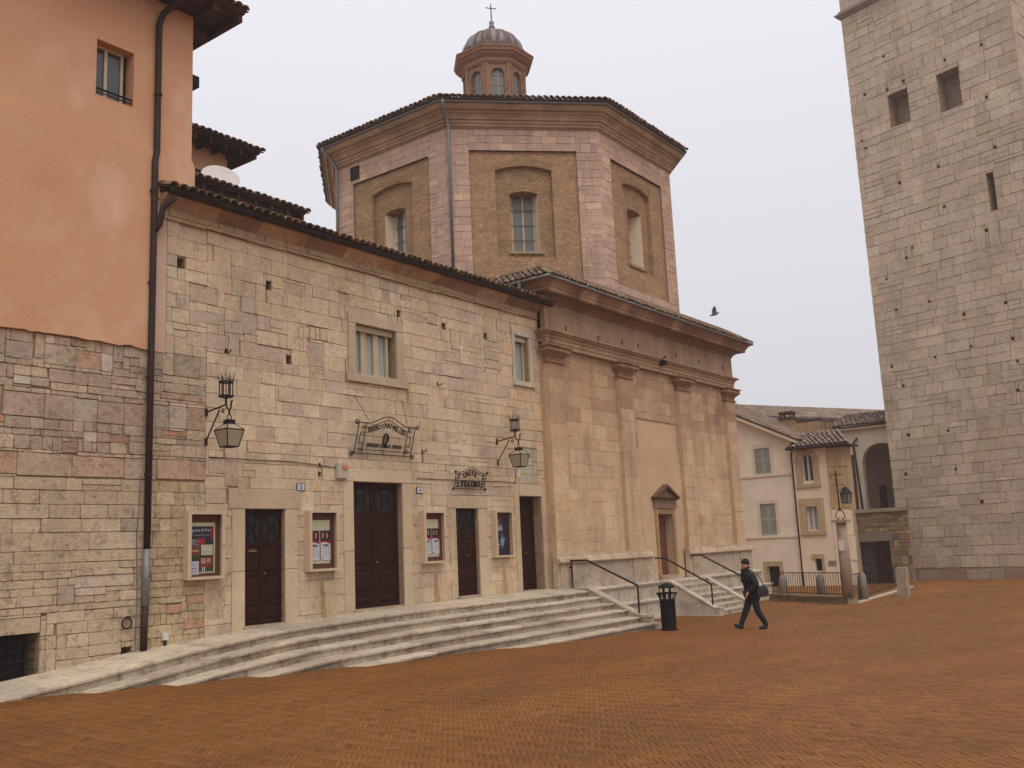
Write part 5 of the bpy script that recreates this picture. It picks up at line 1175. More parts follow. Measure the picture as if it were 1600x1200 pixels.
# loggia wing with the big arch
XG = 55.0; FG = Frame((XG, 0, 0), (0, -1, 0), (0, 0, 1), (-1, 0, 0)); LG = thing('loggia_wing', 'pale wing with a tall open arch between the corner house and the tower', 'building', (XG, 16, 0))
aL, aR = uh(1349, 740, XG)[0], uh(1349, 740, XG)[0] + 2.1; zt_g = uh(1350, 681, XG)[1]; ztp = uh(1372, 692, XG)[1]
mb = MB(); arch_wall(mb, FG, aL - .42, 2.0, aR + .6, zt_g + .5, (aL, 2.0, aR, ztp - 1.0), 1.0, 0, .5, 16); mb.build('arcade_wall', M_cream, LG)
MB().fbox(FG, aL - 3.2, zt_g - 1.0, -.5, aL - .424, zt_g + .5, 0).build('bay_head', M_cream, LG); MB().fbox(FG, aL - 3.2, 2.0, -4.2, aR + .7, zt_g + .5, -4).build('back_wall', mat_plain('brown_loggia_plaster', A(128, 104, 88), .9, var=.1, scale=2), LG)
MB().fbox(FG, aL - 3.2, 2.0, -4.2, aR + .7, 2.6, -.01).build('loggia_floor', M_concrete, LG); dg = rh(1318, 762, 1334, 797, XG + 3.8); MB().fbox(FG, dg[0], dg[1] - .5, -3.99, dg[2], dg[3], -3.9).build('dark_doorway', M_dark, LG); dg = rh(1372, 758, 1386, 795, XG + 3.8); MB().fbox(FG, dg[0], dg[1] - .5, -3.99, dg[2], dg[3], -3.9).build('door', M_wood, LG)
MB().fbox(FG, aL - 3.2, zt_g + .4, -4.4, aR + .8, zt_g + .5, .3).build('ceiling', M_cream2, LG)
LR = MB().fbox(FG, aL - 1.9, zt_g + .5, -3, aR + .8, zt_g + .58, .35).build('roof', M_beam, LG)
roof(FG(aL - 1.9, zt_g + .62, .4), FG(aR + .8, zt_g + .62, .4), FG(aL - 1.2, zt_g + 1.5, -2.0), FG(aR + .8, zt_g + 1.5, -2.0), LR, M_tile, M_deck, spacing=.26, ln=.5, tints=TILE_FAR, r0=.12)
MB().tube([FG(aL - .1, zt_g - .1, .12), FG(aL - .35, zt_g - .35, .12), FG(aL - .18, 2.6, .12)], .06, 6).build('drainpipe', M_copper, LG)
gp0, gp1, gp2 = uh(1278, 660, XG + 2), uh(1330, 683, XG + 2), uh(1278, 700, XG + 2)
FG2 = Frame((XG + 2, 0, 0), (0, -1, 0), (0, 0, 1), (-1, 0, 0)); MB().prism(FG2, [gp2, (gp1[0] + .3, gp2[1]), (gp1[0] + .3, gp1[1] - .1), gp1, (gp0[0] + .25, gp0[1] + .05), (gp0[0] - 1.5, gp0[1] + .1), (gp0[0] - 1.5, gp2[1])], -.5, 0).build('gable_wall', M_cream2, LG)
MB().prism(FG2, [(gp0[0] - 1.6, gp0[1] + .1), (gp1[0] + .4, gp1[1] - .12), (gp1[0] + .4, gp1[1] + .02), (gp0[0] + .2, gp0[1] + .22), (gp0[0] - 1.6, gp0[1] + .24)], -.5, .2).build('gable_verge', M_beam, LG)

# long roofed building far behind
zrg = 14.0
def ridge_pt(px, py): d = ray(px, py); return CAM + d * (zrg - CAM[2]) / d[2]
r1_, r2_ = V3(ridge_pt(1120, 631)), V3(ridge_pt(1410, 642)); rd = (r2_ - r1_); rd.z = 0; rlen = rd.length; rd.normalize(); rn = Vector((rd.y, -rd.x, 0))
if rn.dot(Vector((-1, -1, 0))) < 0: rn = -rn
eo = r1_ + rn * 5.5; ez = 5.0
FO = Frame((eo.x, eo.y, 0), rd, (0, 0, 1), rn); lo_z, hi_z = 5.0, 14.0
for _ in range(40):
    ez = (lo_z + hi_z) / 2
    if seen(FO(rlen * .93, ez, .4))[1] > 661: lo_z = ez
    else: hi_z = ez
ze = ez; LB = thing('long_roof_building', 'long low building with a weathered tile roof behind the cream houses', 'building', FO(rlen / 2, 0, 0))
MB().fbox(FO, -3, 0, -9, rlen + 3, ze - .02, 0).build('wall', M_cream2, LB); MB().fbox(FO, -3, ze - .25, .002, rlen + 3, ze - .03, .25).build('eaves_cornice', M_beam, LB)
LBR = MB().fbox(FO, -3, ze, -.6, rlen + 3, ze + .05, .4).build('roof', M_beam, LB)
roof(FO(-3, ze + .08, .45), FO(rlen + 3, ze + .08, .45), FO(-3, zrg, -5.5), FO(rlen + 3, zrg, -5.5), LBR, M_tile, M_deck, spacing=.3, ln=.55, tints=TILE_FAR, singles=False, r0=.13, name='clay_tile')
ck = atX(1232, 668, 54); CK = thing('chimney', 'squat brick chimney with a tiled cap on the roofs behind the cream house', 'chimney', ck)
for nm, lo_, hi_ in (('stack', (-.35, -.35, -1.2), (.35, .35, .45)), ('rim', (-.42, -.42, .452), (.42, .42, .55)), ('cap', (-.4, -.4, .78), (.4, .4, .9))): MB().box([a + b for a, b in zip(ck, lo_)], [a + b for a, b in zip(ck, hi_)]).build(nm, M_brick2 if nm == 'stack' else M_beam, CK)
for sx in (-.32, .24):
    for sy in (-.32, .24): MB().box((ck[0] + sx, ck[1] + sy, ck[2] + .552), (ck[0] + sx + .1, ck[1] + sy + .1, ck[2] + .778)).build('cap_support', M_beam, CK)
# rubble block in the roof valley
rb = atX(1265, 672, 52); MB().box((rb[0], rb[1] - .6, rb[2] - 1.2), (rb[0] + 2, rb[1] + .9, rb[2] + .45)).build('valley_wall', M_brick2, H2)

# ================================================================== terrace wall with gate, fence, column, bollards
XT = 49.0; FTW = Frame((XT, 0, 0), (0, -1, 0), (0, 0, 1), (-1, 0, 0)); TG = thing('terrace_wall', 'stone terrace wall with a lintelled gateway between the corner house and the tower', 'wall', (XT, 14.5, -.8))
tu0, tu1 = uh(1318, 800, XT)[0], uh(1409, 800, XT)[0]; zc = uh(1360, 797, XT)[1]; gl_, gr2 = uh(1332, 870, XT)[0], uh(1392, 870, XT)[0]; zgt = uh(1360, 846, XT)[1]; zlt = uh(1360, 831, XT)[1]
mb = MB(); wall_holes(mb, FTW, tu0 - .3, -1.3, tu1 + .3, zc - .1, [(gl_, -1.3, gr2, zgt, .6)], -.03, .6); TGW = mb.build('wall', M_mortar, TG)
rs = courses(tu0 - .2, zlt, tu1 + .25, zc - .12, (.1, .2), (.2, .5), rg=rg) + courses(tu0 - .2, -1.2, tu1 + .25, zlt, (.25, .45), (.35, .6), cut=[(gl_, -1.3, gr2, zgt), (gl_ - .1, zgt, gr2 + .2, zlt)], rg=rg)
masonry(FTW, rs, lambda u, v, g: tuple(x * g.uniform(.85, 1.1) for x in g.choice([A(136, 118, 86), A(120, 104, 80), A(150, 132, 96), A(108, 92, 72), A(128, 104, 78)])), M_left, TGW, proud=.04, joint=.02, rg=rg, nback=-.03, round_=.04)
MB().fbox(FTW, gl_ - .09, zgt, -.5, gr2 + .19, zlt - .01, .04, A(112, 100, 88)).build('lintel', M_trim, TG); MB().fbox(FTW, tu0 - .3, zc - .115, -.6, tu1 + .3, zc + .06, .12, A(140, 128, 108)).build('coping', M_trav, TG)
GT = MB(); u_ = gl_ + .06; gw = (gr2 - gl_) * .5
for i in range(7): GT.tube([FTW(gl_ + .05 + gw * i / 6, -1.2, -.2), FTW(gl_ + .05 + gw * i / 6, zgt - .25 + .1 * math.sin(i * .55), -.2)], .022, 5)
for z_ in (-.6, .2, .95): GT.tube([FTW(gl_ + .05, z_, -.2), FTW(gl_ + .05 + gw, z_, -.2)], .022, 5)
GT.build('gate', M_iron, TG); MB().fbox(FTW, gl_ + gw + .12, -1.2, -.3, gr2 - .02, zgt - .02, -.24).build('gate_door', M_wood, TG); MB().fbox(FTW, gl_, -1.2, -.7, gr2, zgt, -.62).build('passage', mat_plain('grey_passage_wall', A(120, 106, 96), .9), TG)

def onG(px, py):
    x = 30.0
    z = -.75
    for _ in range(12): p = atZ(px, py, z); z = gz(float(p[0]), float(p[1]))
    return Vector((float(p[0]), float(p[1]), z))
c0_ = onG(1208, 938); c1_ = onG(1334, 944); c2_ = onG(1424, 917)
LW = thing('parapet', 'low rough stone parapet carrying the iron fence beside the church', 'parapet', c1_)
def ramp_box(p, q, w0, h0, h1, name, mat, parent, tint=(1, 1, 1)):
    d = (q - p); d.z = 0; d.normalize(); s_ = Vector((d.y, -d.x, 0)) * w0; m = MB(); vs = []
    for e in (p, q):
        for o in (-s_, s_):
            for h in (h0, h1): vs.append((e.x + o.x, e.y + o.y, e.z + h))
    m.add(vs, [(0, 1, 3, 2), (4, 6, 7, 5), (0, 4, 5, 1), (2, 3, 7, 6), (0, 2, 6, 4), (1, 5, 7, 3)], tint); return m.build(name, mat, parent)
nseg = 8
for i in range(nseg):
    a, b = c0_.lerp(c1_, i / nseg + .004), c0_.lerp(c1_, (i + 1) / nseg - .004)
    ramp_box(a, b, .2, -.3, .2, 'base_stone', M_left, LW, rng.choice([A(128, 110, 86), A(112, 96, 74), A(142, 124, 98)])); ramp_box(a, b, .24, .2, .27, 'coping_stone', M_trav, LW, rng.choice([A(140, 124, 98), A(132, 116, 92)]))
ramp_box(c1_ + Vector((.3, 0, 0)), c2_, .12, -.2, .04, 'kerb', M_trav, LW, A(178, 164, 142))
def fence(p, q, h0, h1, label, n_):
    Fn = thing('iron_fence', label, 'fence', p)
    for z in (h0 + .06, h1): MB().tube([p + Vector((0, 0, z)), q + Vector((0, 0, z))], .016, 5).build('fence_rail', M_iron, Fn)
    me = None
    for i in range(n_ + 1):
        e = p.lerp(q, i / n_)
        if me is None: me = MB().tube([(0, 0, h0), (0, 0, h1)], .011, 5).mesh('picket'); me.materials.append(M_iron)
        link(bpy.data.objects.new('picket', me), Fn, Matrix.Translation(e))
fence(c0_, c1_, .27, 1.08, 'low iron picket fence standing on the stone parapet', 34)
fence(c1_ + Vector((.4, .1, 0)), c2_ + Vector((-1.2, .2, 0)), .1, 1.0, 'low iron picket fence running back from the lamp column to the tower', 34)
def post(px, py, h, r, name, label, cat='bollard'):
    p = onG(px, py); o = MB().lathe(p - Vector((0, 0, .05)), [(r, 0), (r * .97, h * .75), (r * .9, h * .88), (r * .6, h * .97), (r * .2, h * 1.02), (.001, h * 1.03)], 16).build(name, M_concrete, None, smooth=True); tag(o, label, cat); return p
post(1226, 939, 1.02, .165, 'stone_bollard', 'round topped stone bollard in the fence nearest the church')
post(1285, 940, 1.06, .165, 'stone_bollard', 'round topped stone bollard in the middle of the iron fence')
post(1350, 938, 1.06, .165, 'stone_bollard', 'round topped stone bollard in front of the gateway')
bp = onG(1414, 933); o = MB().box((bp.x - .2, bp.y - .17, bp.z - .1), (bp.x + .2, bp.y + .2, bp.z + 1.1), A(150, 134, 112)).build('stone_pier', M_trav); tag(o, 'square pale stone pier at the foot of the bell tower', 'pier')
cp = c1_ + Vector((-.02, .15, .27)); CL = thing('stone_column', 'worn round stone column standing on the parapet under a lamp', 'column', cp)
zcap = float(atX(1322, 816, cp.x)[2]) - cp.z
MB().lathe(cp, [(.2, 0), (.195, zcap * .5), (.18, zcap - .01)], 18, A(150, 130, 110)).build('shaft', M_trav, CL, smooth=True); MB().box((cp.x - .26, cp.y - .26, cp.z + zcap - .01), (cp.x + .26, cp.y + .26, cp.z + zcap + .1), A(156, 138, 112)).build('cap_slab', M_trav, CL); MB().box((cp.x - .205, cp.y - .1, cp.z + zcap * .62), (cp.x - .19, cp.y + .1, cp.z + zcap * .76)).build('notice', M_white, CL)

# ================================================================== lettering
_font = None
def letters(txt, size, ext=.004, bold=0.):
    cu_ = bpy.data.curves.new('t', 'FONT'); cu_.body = txt; cu_.size = size; cu_.extrude = ext; cu_.offset = bold; cu_.align_x = 'CENTER'; cu_.resolution_u = 2
    ob = bpy.data.objects.new('t', cu_); COL.objects.link(ob); dg = bpy.context.evaluated_depsgraph_get(); dg.update()
    me = bpy.data.meshes.new_from_object(ob.evaluated_get(dg)); bpy.data.objects.remove(ob); bpy.data.curves.remove(cu_)
    vs = [tuple(v.co) for v in me.vertices]; fs = [tuple(p.vertices) for p in me.polygons]; bpy.data.meshes.remove(me); return vs, fs
def put_text(F, txt, u, v, n, size, name, mat, parent, ext=.004, bold=0., squeeze=1.):
    vs, fs = letters(txt, size, ext, bold); m = MB(); m.add([F(u + a * squeeze, v + b, n + c) for a, b, c in vs], fs); return m.build(name, mat, parent)
def arc_text(F, txt, uc, curve, n, size, width, name, mat, parent, bold=0.):
    m = MB(); k = len(txt)
    for i, ch_ in enumerate(txt):
        if ch_ == ' ': continue
        vs, fs = letters(ch_, size, .006, bold); u = uc + (i - (k - 1) / 2) * width / k; sl = (curve(u + .01) - curve(u - .01)) / .02; an = math.atan(sl); c, s = math.cos(an), math.sin(an)
        m.add([F(u + a * c - b * s, curve(u) + a * s + b * c, n + z) for a, b, z in vs], fs)
    return m.build(name, mat, parent)

# ================================================================== wrought iron signs
def scroll(F, u, v, r, su, sv, n=0., turns=1.4):
    pts = []
    for i in range(22):
        t = i / 21; a = t * turns * 2 * math.pi; rr = r * (1 - .8 * t); pts.append(F(u + su * (r - rr * math.cos(a)), v + sv * (rr * math.sin(a)), n))
    return pts
def iron_sign(name, label, u0, z0, wd, h, tilt, bulge, lines, gap=.1, r=.012, n0=.06, emblem=False):
    al = math.radians(tilt); Fs = Frame((u0 + wd / 2, W - n0, z0), (1, 0, 0), (0, -math.sin(al), math.cos(al)), (0, -math.cos(al), -math.sin(al)))
    S = thing(name, label, 'sign', Fs.O); hw = wd / 2
    def top(u, off=0.): x_ = min(1, abs(u) / (hw * .72)); return h - off + bulge * (.5 + .5 * math.cos(math.pi * x_)) if x_ < 1 else h - off
    us = [-hw + wd * i / 40 for i in range(41)]
    MB().tube([Fs(u, top(u)) for u in us], r, 6).build('top_bar', M_iron, S); MB().tube([Fs(-hw, 0), Fs(hw, 0)], r, 6).build('bottom_bar', M_iron, S)
    for s_ in (-1, 1): MB().tube([Fs(s_ * hw, 0), Fs(s_ * hw, h)], r, 6).build('side_bar', M_iron, S)
    g = gap; hi = hw - g
    MB().tube([Fs(u, top(u, g)) for u in us if abs(u) <= hi], r * .8, 6).build('inner_top_bar', M_iron, S); MB().tube([Fs(-hi, g), Fs(hi, g)], r * .8, 6).build('inner_bottom_bar', M_iron, S)
    for s_ in (-1, 1):
        MB().tube([Fs(s_ * hi, g * 2.2), Fs(s_ * hi, h - g * 2.2)], r * .8, 6).build('inner_side_bar', M_iron, S)
        MB().tube([Fs(s_ * (hi - g * 1.4), 0), Fs(s_ * (hi - g * 1.4), h)], r * .8, 6).build('upright', M_iron, S)
        for v_, sv in ((g, 1), (h - g, -1)):
            MB().tube(scroll(Fs, s_ * hi, v_, g * .7, -s_, sv), r * .7, 5).build('corner_scroll', M_iron, S)
            MB().tube(scroll(Fs, s_ * (hi - g * 1.4), h / 2 + sv * -g * 1.1, g * .6, s_, -sv), r * .6, 5).build('side_scroll', M_iron, S)
        for v_, sv in ((0, -1), (h, 1)):
            MB().tube(scroll(Fs, s_ * hw, v_, g * .75, s_, sv), r * .85, 5).build('outer_scroll', M_iron, S); MB().tube(scroll(Fs, s_ * hw, v_, g * .75, s_, -sv * .6), r * .85, 5).build('outer_scroll', M_iron, S)
    for u in (-hi * .0,): MB().tube([Fs(u, top(u)), Fs(u, top(u, g))], r * .7, 5).build('tie', M_iron, S); MB().tube([Fs(u, 0), Fs(u, g)], r * .7, 5).build('tie', M_iron, S)
    for txt, kind, v_, size, width, bold in lines:
        if kind == 'arc':
            cf = lambda u, v_=v_: v_ + (top(u) - h) * .8
            arc_text(Fs, txt, 0, cf, 0, size, width, 'lettering', M_iron, S, bold); MB().tube([Fs(u, cf(u) - .015) for u in us if abs(u) < width / 2 + .08], r * .5, 5).build('letter_bar', M_iron, S)
        else:
            arc_text(Fs, txt, 0, lambda u, v_=v_: v_, 0, size, width, 'lettering', M_iron, S, bold); MB().tube([Fs(-hi + g * 1.4, v_ + size * .33), Fs(hi - g * 1.4, v_ + size * .33)], r * .5, 5).build('letter_bar', M_iron, S)
    if emblem:
        cz = h * .52; pts = [(.085 * math.cos(t), cz + .135 * math.sin(t)) for t in [i * math.pi / 12 for i in range(24)]]
        E_ = MB().tube([Fs(a, b) for a, b in pts], .02, 6, closed=True).build('emblem', M_iron, S)
        q = MB()
        for k in range(-4, 5):
            dz = k * .028; hw_ = .085 * math.sqrt(max(0, 1 - (dz / .135) ** 2)); q.tube([Fs(-hw_, cz + dz), Fs(hw_, cz + dz)], .007, 4)
        for k in (-1, 0, 1): q.tube([Fs(k * .04, cz - .115), Fs(k * .04, cz + .115)], .009, 4)
        q.build('emblem_lattice', M_iron, E_)
        MB().tube([Fs(u, h * .25 + .16 * (1 - abs(u) / .62) ** 1.5) for u in [-.62 + i * .0535 for i in range(24)] if abs(u) > .08], r * .5, 5).build('swag_bar', M_iron, S) if False else None
    return Fs, S
Fs1, S1 = iron_sign('wrought_iron_sign', 'large scrolled wrought iron sign reading TEATRO CAIO MELISSO SPAZIO CARLA FENDI above the main door', 15.82, 4.1, 1.93, .74, 16, .2,
    [('TEATRO CAIO MELISSO', 'arc', .52, .15, 1.32, .004), ('SPAZIO CARLA FENDI', 'flat', .17, .13, 1.2, .006)], emblem=True)
for px0, px1, su in ((553, 616, -.66), (628, 624, .66)):
    a = U(px0, px1); MB().tube([FF(a[0], a[1], .0), Fs1(su, .8, 0)], .007, 5).build('stay_wire', M_iron, S1)
iron_sign('wrought_iron_sign', 'small scrolled wrought iron sign reading CAFFE TEATRO above the third door', 19.42, 3.34, 1.26, .44, 12, .14,
    [("CAFFE'", 'arc', .27, .17, .62, .008), ('TEATRO', 'flat', .07, .19, .82, .012)], gap=.06, r=.011)

# ================================================================== wall lanterns
def lantern_body(parent, c, s=1., panes=True):
    hw = [.085, .085, .25, .155]; zz = [0, -.1, -.23, -.64]
    q = lambda h_, z_: [Vector((c[0] + sx * h_ * s, c[1] + sy * h_ * s, c[2] + z_ * s)) for sx, sy in ((-1, -1), (1, -1), (1, 1), (-1, 1))]
    r0_, r1_, r2_, r3_ = q(.1, 0), q(.1, -.11), q(.25, -.25), q(.155, -.66)
    MB().box(tuple(Vector(r1_[0])), tuple(Vector((r0_[2].x, r0_[2].y, r0_[2].z)))).build('cap', M_iron, parent)
    fr = MB()
    for ring_ in (r1_, r2_, r3_): fr.tube(ring_, .016 * s, 5, closed=True)
    for i in range(4): fr.tube([r1_[i], r2_[i]], .014 * s, 5); fr.tube([r2_[i], r3_[i]], .015 * s, 5)
    fr.build('lantern_frame', M_iron, parent)
    for i in range(4):
        j = (i + 1) % 4
        for a, b in ((r1_, r2_), (r2_, r3_)): MB().add([a[i], a[j], b[j], b[i]], [(0, 1, 2, 3)]).build('pane', M_milk, parent)
    MB().add(r3_, [(0, 1, 2, 3)]).build('bottom_plate', M_iron, parent)
def wall_lantern(label, u, v, arm=.66):
    T = thing('wall_lantern', label, 'lantern', FF(u, v - .6, 0))
    e = FF(u, v + .06, arm)
    MB().tube([FF(u, v - .02, 0), FF(u, v + .02, arm * .5), e], .018, 6).build('arm', M_iron, T); MB().tube([FF(u, v - .62, 0), FF(u, v - .02, arm * .68)], .015, 6).build('brace', M_iron, T)
    MB().tube(scroll(Frame(FF(u, v - .05, arm * .78), (0, -1, 0), (0, 0, 1), (1, 0, 0)), 0, 0, .05, 1, -1), .01, 5).build('arm_scroll', M_iron, T)
    MB().fbox(FF, u - .03, v - .1, 0.001, u + .03, v + .06, .02).build('wall_plate', M_iron, T); MB().fbox(FF, u - .03, v - .7, 0.001, u + .03, v - .55, .02).build('wall_plate', M_iron, T)
    B = MB().tube([e, e + Vector((0, 0, .16))], .022, 6).build('crown', M_iron, T)
    for z_, rr in ((.17, .13), (.46, .13)): MB().tube([e + Vector((rr * math.cos(t), rr * math.sin(t), z_)) for t in [i * math.pi / 8 for i in range(16)]], .02, 5, closed=True).build('crown_ring', M_iron, B)
    for k in range(6):
        t = k * math.pi / 3 + .3; d = Vector((math.cos(t), math.sin(t), 0))
        MB().tube([e + d * .03 + Vector((0, 0, .13)), e + d * .13 + Vector((0, 0, .17)), e + d * .13 + Vector((0, 0, .46)), e + d * .14 + Vector((0, 0, .54)), e + d * .175 + Vector((0, 0, .62))], [.013, .013, .013, .011, .005], 5).build('crown_spike', M_iron, B)
        MB().tube([e + d * .135 + Vector((0, 0, .19)), e + d * .165 + Vector((0, 0, .12))], [.009, .003], 4).build('crown_barb', M_iron, B)
    MB().tube([e + Vector((0, 0, .1)), e + Vector((0, 0, .75))], [.014, .004], 5).build('centre_spike', M_iron, B)
    h = e + Vector((0, -.14, 0))
    MB().tube([e, e + Vector((0, -.04, -.07)), e + Vector((0, -.1, -.12)), e + Vector((0, -.16, -.09)), e + Vector((0, -.17, .03)), e + Vector((0, -.21, .06))], .017, 6).build('hook', M_iron, T)
    hk = e + Vector((0, -.11, -.12)); MB().tube([hk, hk + Vector((0, 0, -.1))], .02, 6).build('chain', M_iron, T)
    MB().tube([hk + Vector((.055 * math.cos(t), 0, -.15 + .05 * math.sin(t))) for t in [i * math.pi / 6 for i in range(12)]], .01, 5, closed=True).build('suspension_ring', M_iron, T)
    lantern_body(T, hk + Vector((0, 0, -.2)), .82)
wall_lantern('wrought iron wall lantern with a spiked crown beside the drainpipe, left of the large sign', *U(322, 643)); wall_lantern('wrought iron wall lantern with a spiked crown beside the small cafe sign', *U(776, 689))
# lamp on the column
lt = cp + Vector((0, 0, zcap + .1)); LP = thing('column_lamp', 'black post lantern on a scrolled foot on top of the stone column', 'lantern', lt)
dr_ = Vector((.61, -.79, 0))
MB().tube([lt + Vector((0, 0, .3)) - dr_ * .0, lt + Vector((0, 0, 1.75)) - dr_ * .02], .028, 6).build('post', M_iron, LP)
Fl = Frame(lt, dr_, (0, 0, 1), (dr_.y, -dr_.x, 0))
for s_ in (-1, 1): MB().tube([Fl(0, .42), Fl(s_ * .14, .22), Fl(s_ * .17, .1), Fl(s_ * .1, .02), Fl(s_ * .03, .06)], .018, 5).build('foot_scroll', M_iron, LP)
MB().tube([Fl(-.22, 1.6), Fl(.22, 1.6)], .014, 5).build('cross_bar', M_iron, LP); MB().tube([Fl(-.22, 1.6), Fl(-.2, 1.45)], .012, 5).build('cross_bar_end', M_iron, LP)
MB().tube([Fl(0, 1.0), Fl(.26, 1.14), Fl(.28, 1.1)], .016, 5).build('lamp_arm', M_iron, LP)
c_l = Fl(.28, 1.1); MB().lathe(c_l, [(.05, .06), (.07, 0), (.14, -.08), (.21, -.16), (.22, -.18), (.08, -.182)], 8, rot=.4).build('hood', M_iron, LP)
m = MB()
for k in range(4):
    d = Vector((math.cos(k * math.pi / 2 + .5), math.sin(k * math.pi / 2 + .5), 0)); m.tube([c_l + d * .195 + Vector((0, 0, -.18)), c_l + d * .15 + Vector((0, 0, -.52))], .014, 4)
m.tube([c_l + Vector((.15 * math.cos(k * math.pi / 2 + .5), .15 * math.sin(k * math.pi / 2 + .5), -.52)) for k in range(4)], .016, 4, closed=True); m.build('lamp_frame', M_iron, LP)
for k in range(4):
    a0, a1 = k * math.pi / 2 + .5, (k + 1) * math.pi / 2 + .5; pq = [c_l + Vector((r * math.cos(a), r * math.sin(a), z)) for r, a, z in ((.185, a0, -.19), (.185, a1, -.19), (.14, a1, -.51), (.14, a0, -.51))]
    MB().add(pq, [(0, 1, 2, 3)]).build('pane', M_pane, LP)

# ================================================================== poster cases and posters
def flat(c, rough=.6): return mat_plain('print_ink', c, rough, var=0)
INK = {k: mat_plain('print_' + k, v, .55, var=0) for k, v in dict(navy=A(34, 32, 46, 1), red=A(136, 30, 34, 1), white=A(186, 186, 190, 1), paper=A(168, 168, 176, 1), grey=A(132, 134, 140, 1), green=A(48, 62, 36, 1), skin=A(168, 120, 92, 1), brown=A(104, 54, 40, 1), yellow=A(186, 150, 40, 1), blue=A(110, 128, 156, 1), black=A(34, 26, 28, 1), magenta=A(150, 44, 74, 1), cream=A(170, 164, 138, 1)).items()}
def case(r, label):
    u0, v0, u1, v1 = r; Cs = thing('poster_case', label, 'display case', FF((u0 + u1) / 2, v0, 0)); d = .17; f = .075
    MB().fbox(FF, u0 + .01, v0 + .01, .003, u1 - .01, v1 - .01, .03).build('back_board', M_caseback, Cs)
    for a in ((u0, v0, u0 + .02, v1), (u1 - .02, v0, u1, v1), (u0 + .021, v0, u1 - .021, v0 + .02), (u0 + .021, v1 - .02, u1 - .021, v1)): MB().fbox(FF, a[0], a[1], .002, a[2], a[3], d).build('case_side', M_case, Cs)
    for a in ((u0 - .004, v0 - .004, u0 + f, v1 + .004), (u1 - f, v0 - .004, u1 + .004, v1 + .004), (u0 + f + .001, v0 - .004, u1 - f - .001, v0 + f * .7), (u0 + f + .001, v1 - f * .7, u1 - f - .001, v1 + .004)): MB().fbox(FF, a[0], a[1], d - .012, a[2], a[3], d + .012).build('door_frame', M_case, Cs)
    MB().lathe((0, 0, 0), [(.012, 0), (.012, .012), (.001, .013)], 8).build('lock', M_iron, Cs).matrix_basis = FF.mat(u1 - f / 2, (v0 + v1) / 2, d + .012) @ Matrix.Rotation(math.pi / 2, 4, 'X')
    return u0 + f, v0 + f * .7, u1 - f, v1 - f * .7
def sheet(u0, v0, u1, v1, mat, name, label, n=.05, cat='poster'):
    P_ = MB().fbox(FF, u0, v0, n - .006, u1, v1, n).build(name, mat); tag(P_, label, cat); return P_
def ink(P_, u0, v0, u1, v1, c, name, n): return MB().fbox(FF, u0, v0, n, u1, v1, n + .001).build(name, INK[c], P_)
# case 1: season poster with notes pinned on
C1 = (11.27, 1.38, 12.13, 2.70); a = case(C1, 'cream poster case with a large dark season poster, beside the first door')
iw, ih = a[2] - a[0], a[3] - a[1]; ou, ov = a[0], a[1]
X_ = lambda f: ou + iw * f
Y_ = lambda f: ov + ih * f
bd = sheet(X_(.0), Y_(.05), X_(.9), Y_(.87), M_board, 'notice_board', 'pale backing board inside the poster case beside the first door', .04, 'board')
ps = sheet(X_(.06), Y_(.08), X_(.84), Y_(.81), INK['navy'], 'season_poster', 'dark blue and red theatre season poster in the case beside the first door', .05)
ink(ps, X_(.74), Y_(.6), X_(.84), Y_(.81), 'red', 'red_band', .0505); ink(ps, X_(.30), Y_(.50), X_(.55), Y_(.62), 'red', 'red_patch', .0505)
ink(ps, X_(.06), Y_(.34), X_(.40), Y_(.49), 'brown', 'photo_print', .0505); ink(ps, X_(.12), Y_(.40), X_(.36), Y_(.43), 'skin', 'photo_figure', .052); ink(ps, X_(.06), Y_(.27), X_(.40), Y_(.335), 'green', 'photo_print', .0505)
ink(ps, X_(.40), Y_(.14), X_(.84), Y_(.31), 'brown', 'photo_print', .0505); ink(ps, X_(.44), Y_(.20), X_(.58), Y_(.29), 'skin', 'photo_figure', .052); ink(ps, X_(.62), Y_(.22), X_(.74), Y_(.29), 'skin', 'photo_figure', .052); ink(ps, X_(.40), Y_(.08), X_(.84), Y_(.135), 'green', 'photo_print', .0505); ink(ps, X_(.47), Y_(.085), X_(.50), Y_(.15), 'white', 'photo_figure', .0525); ink(ps, X_(.53), Y_(.085), X_(.56), Y_(.15), 'white', 'photo_figure', .0525)
put_text(FF, 'Stagione di Prosa', X_(.40), Y_(.725), .051, .085, 'title', INK['white'], ps, .0004); put_text(FF, 'dei Giovani & Città', X_(.40), Y_(.655), .051, .055, 'subtitle', INK['grey'], ps, .0004)
for i in range(6): ink(ps, X_(.08), Y_(.595 - i * .018), X_(.08 + .16 + .06 * ((i * 7) % 3)), Y_(.605 - i * .018), 'grey', 'text_line', .0506)
for i, (uu, vv, c_) in enumerate(((.43, .34, 'cream'), (-.02, .03, 'paper'))):
    nt_ = sheet(X_(uu), Y_(vv), X_(uu + .38), Y_(vv + (.17 if i == 0 else .22)), INK[c_], 'pinned_note', ('pale folded note pinned over the middle of the season poster', 'white typed notice pinned over the lower corner of the season poster')[i], .058, 'note')
    for j in range(3 if i else 1): ink(nt_, X_(uu + .06), Y_(vv + .05 + j * .05), X_(uu + .3), Y_(vv + .06 + j * .05), 'grey' if j != 1 else 'red', 'text_line', .0582)
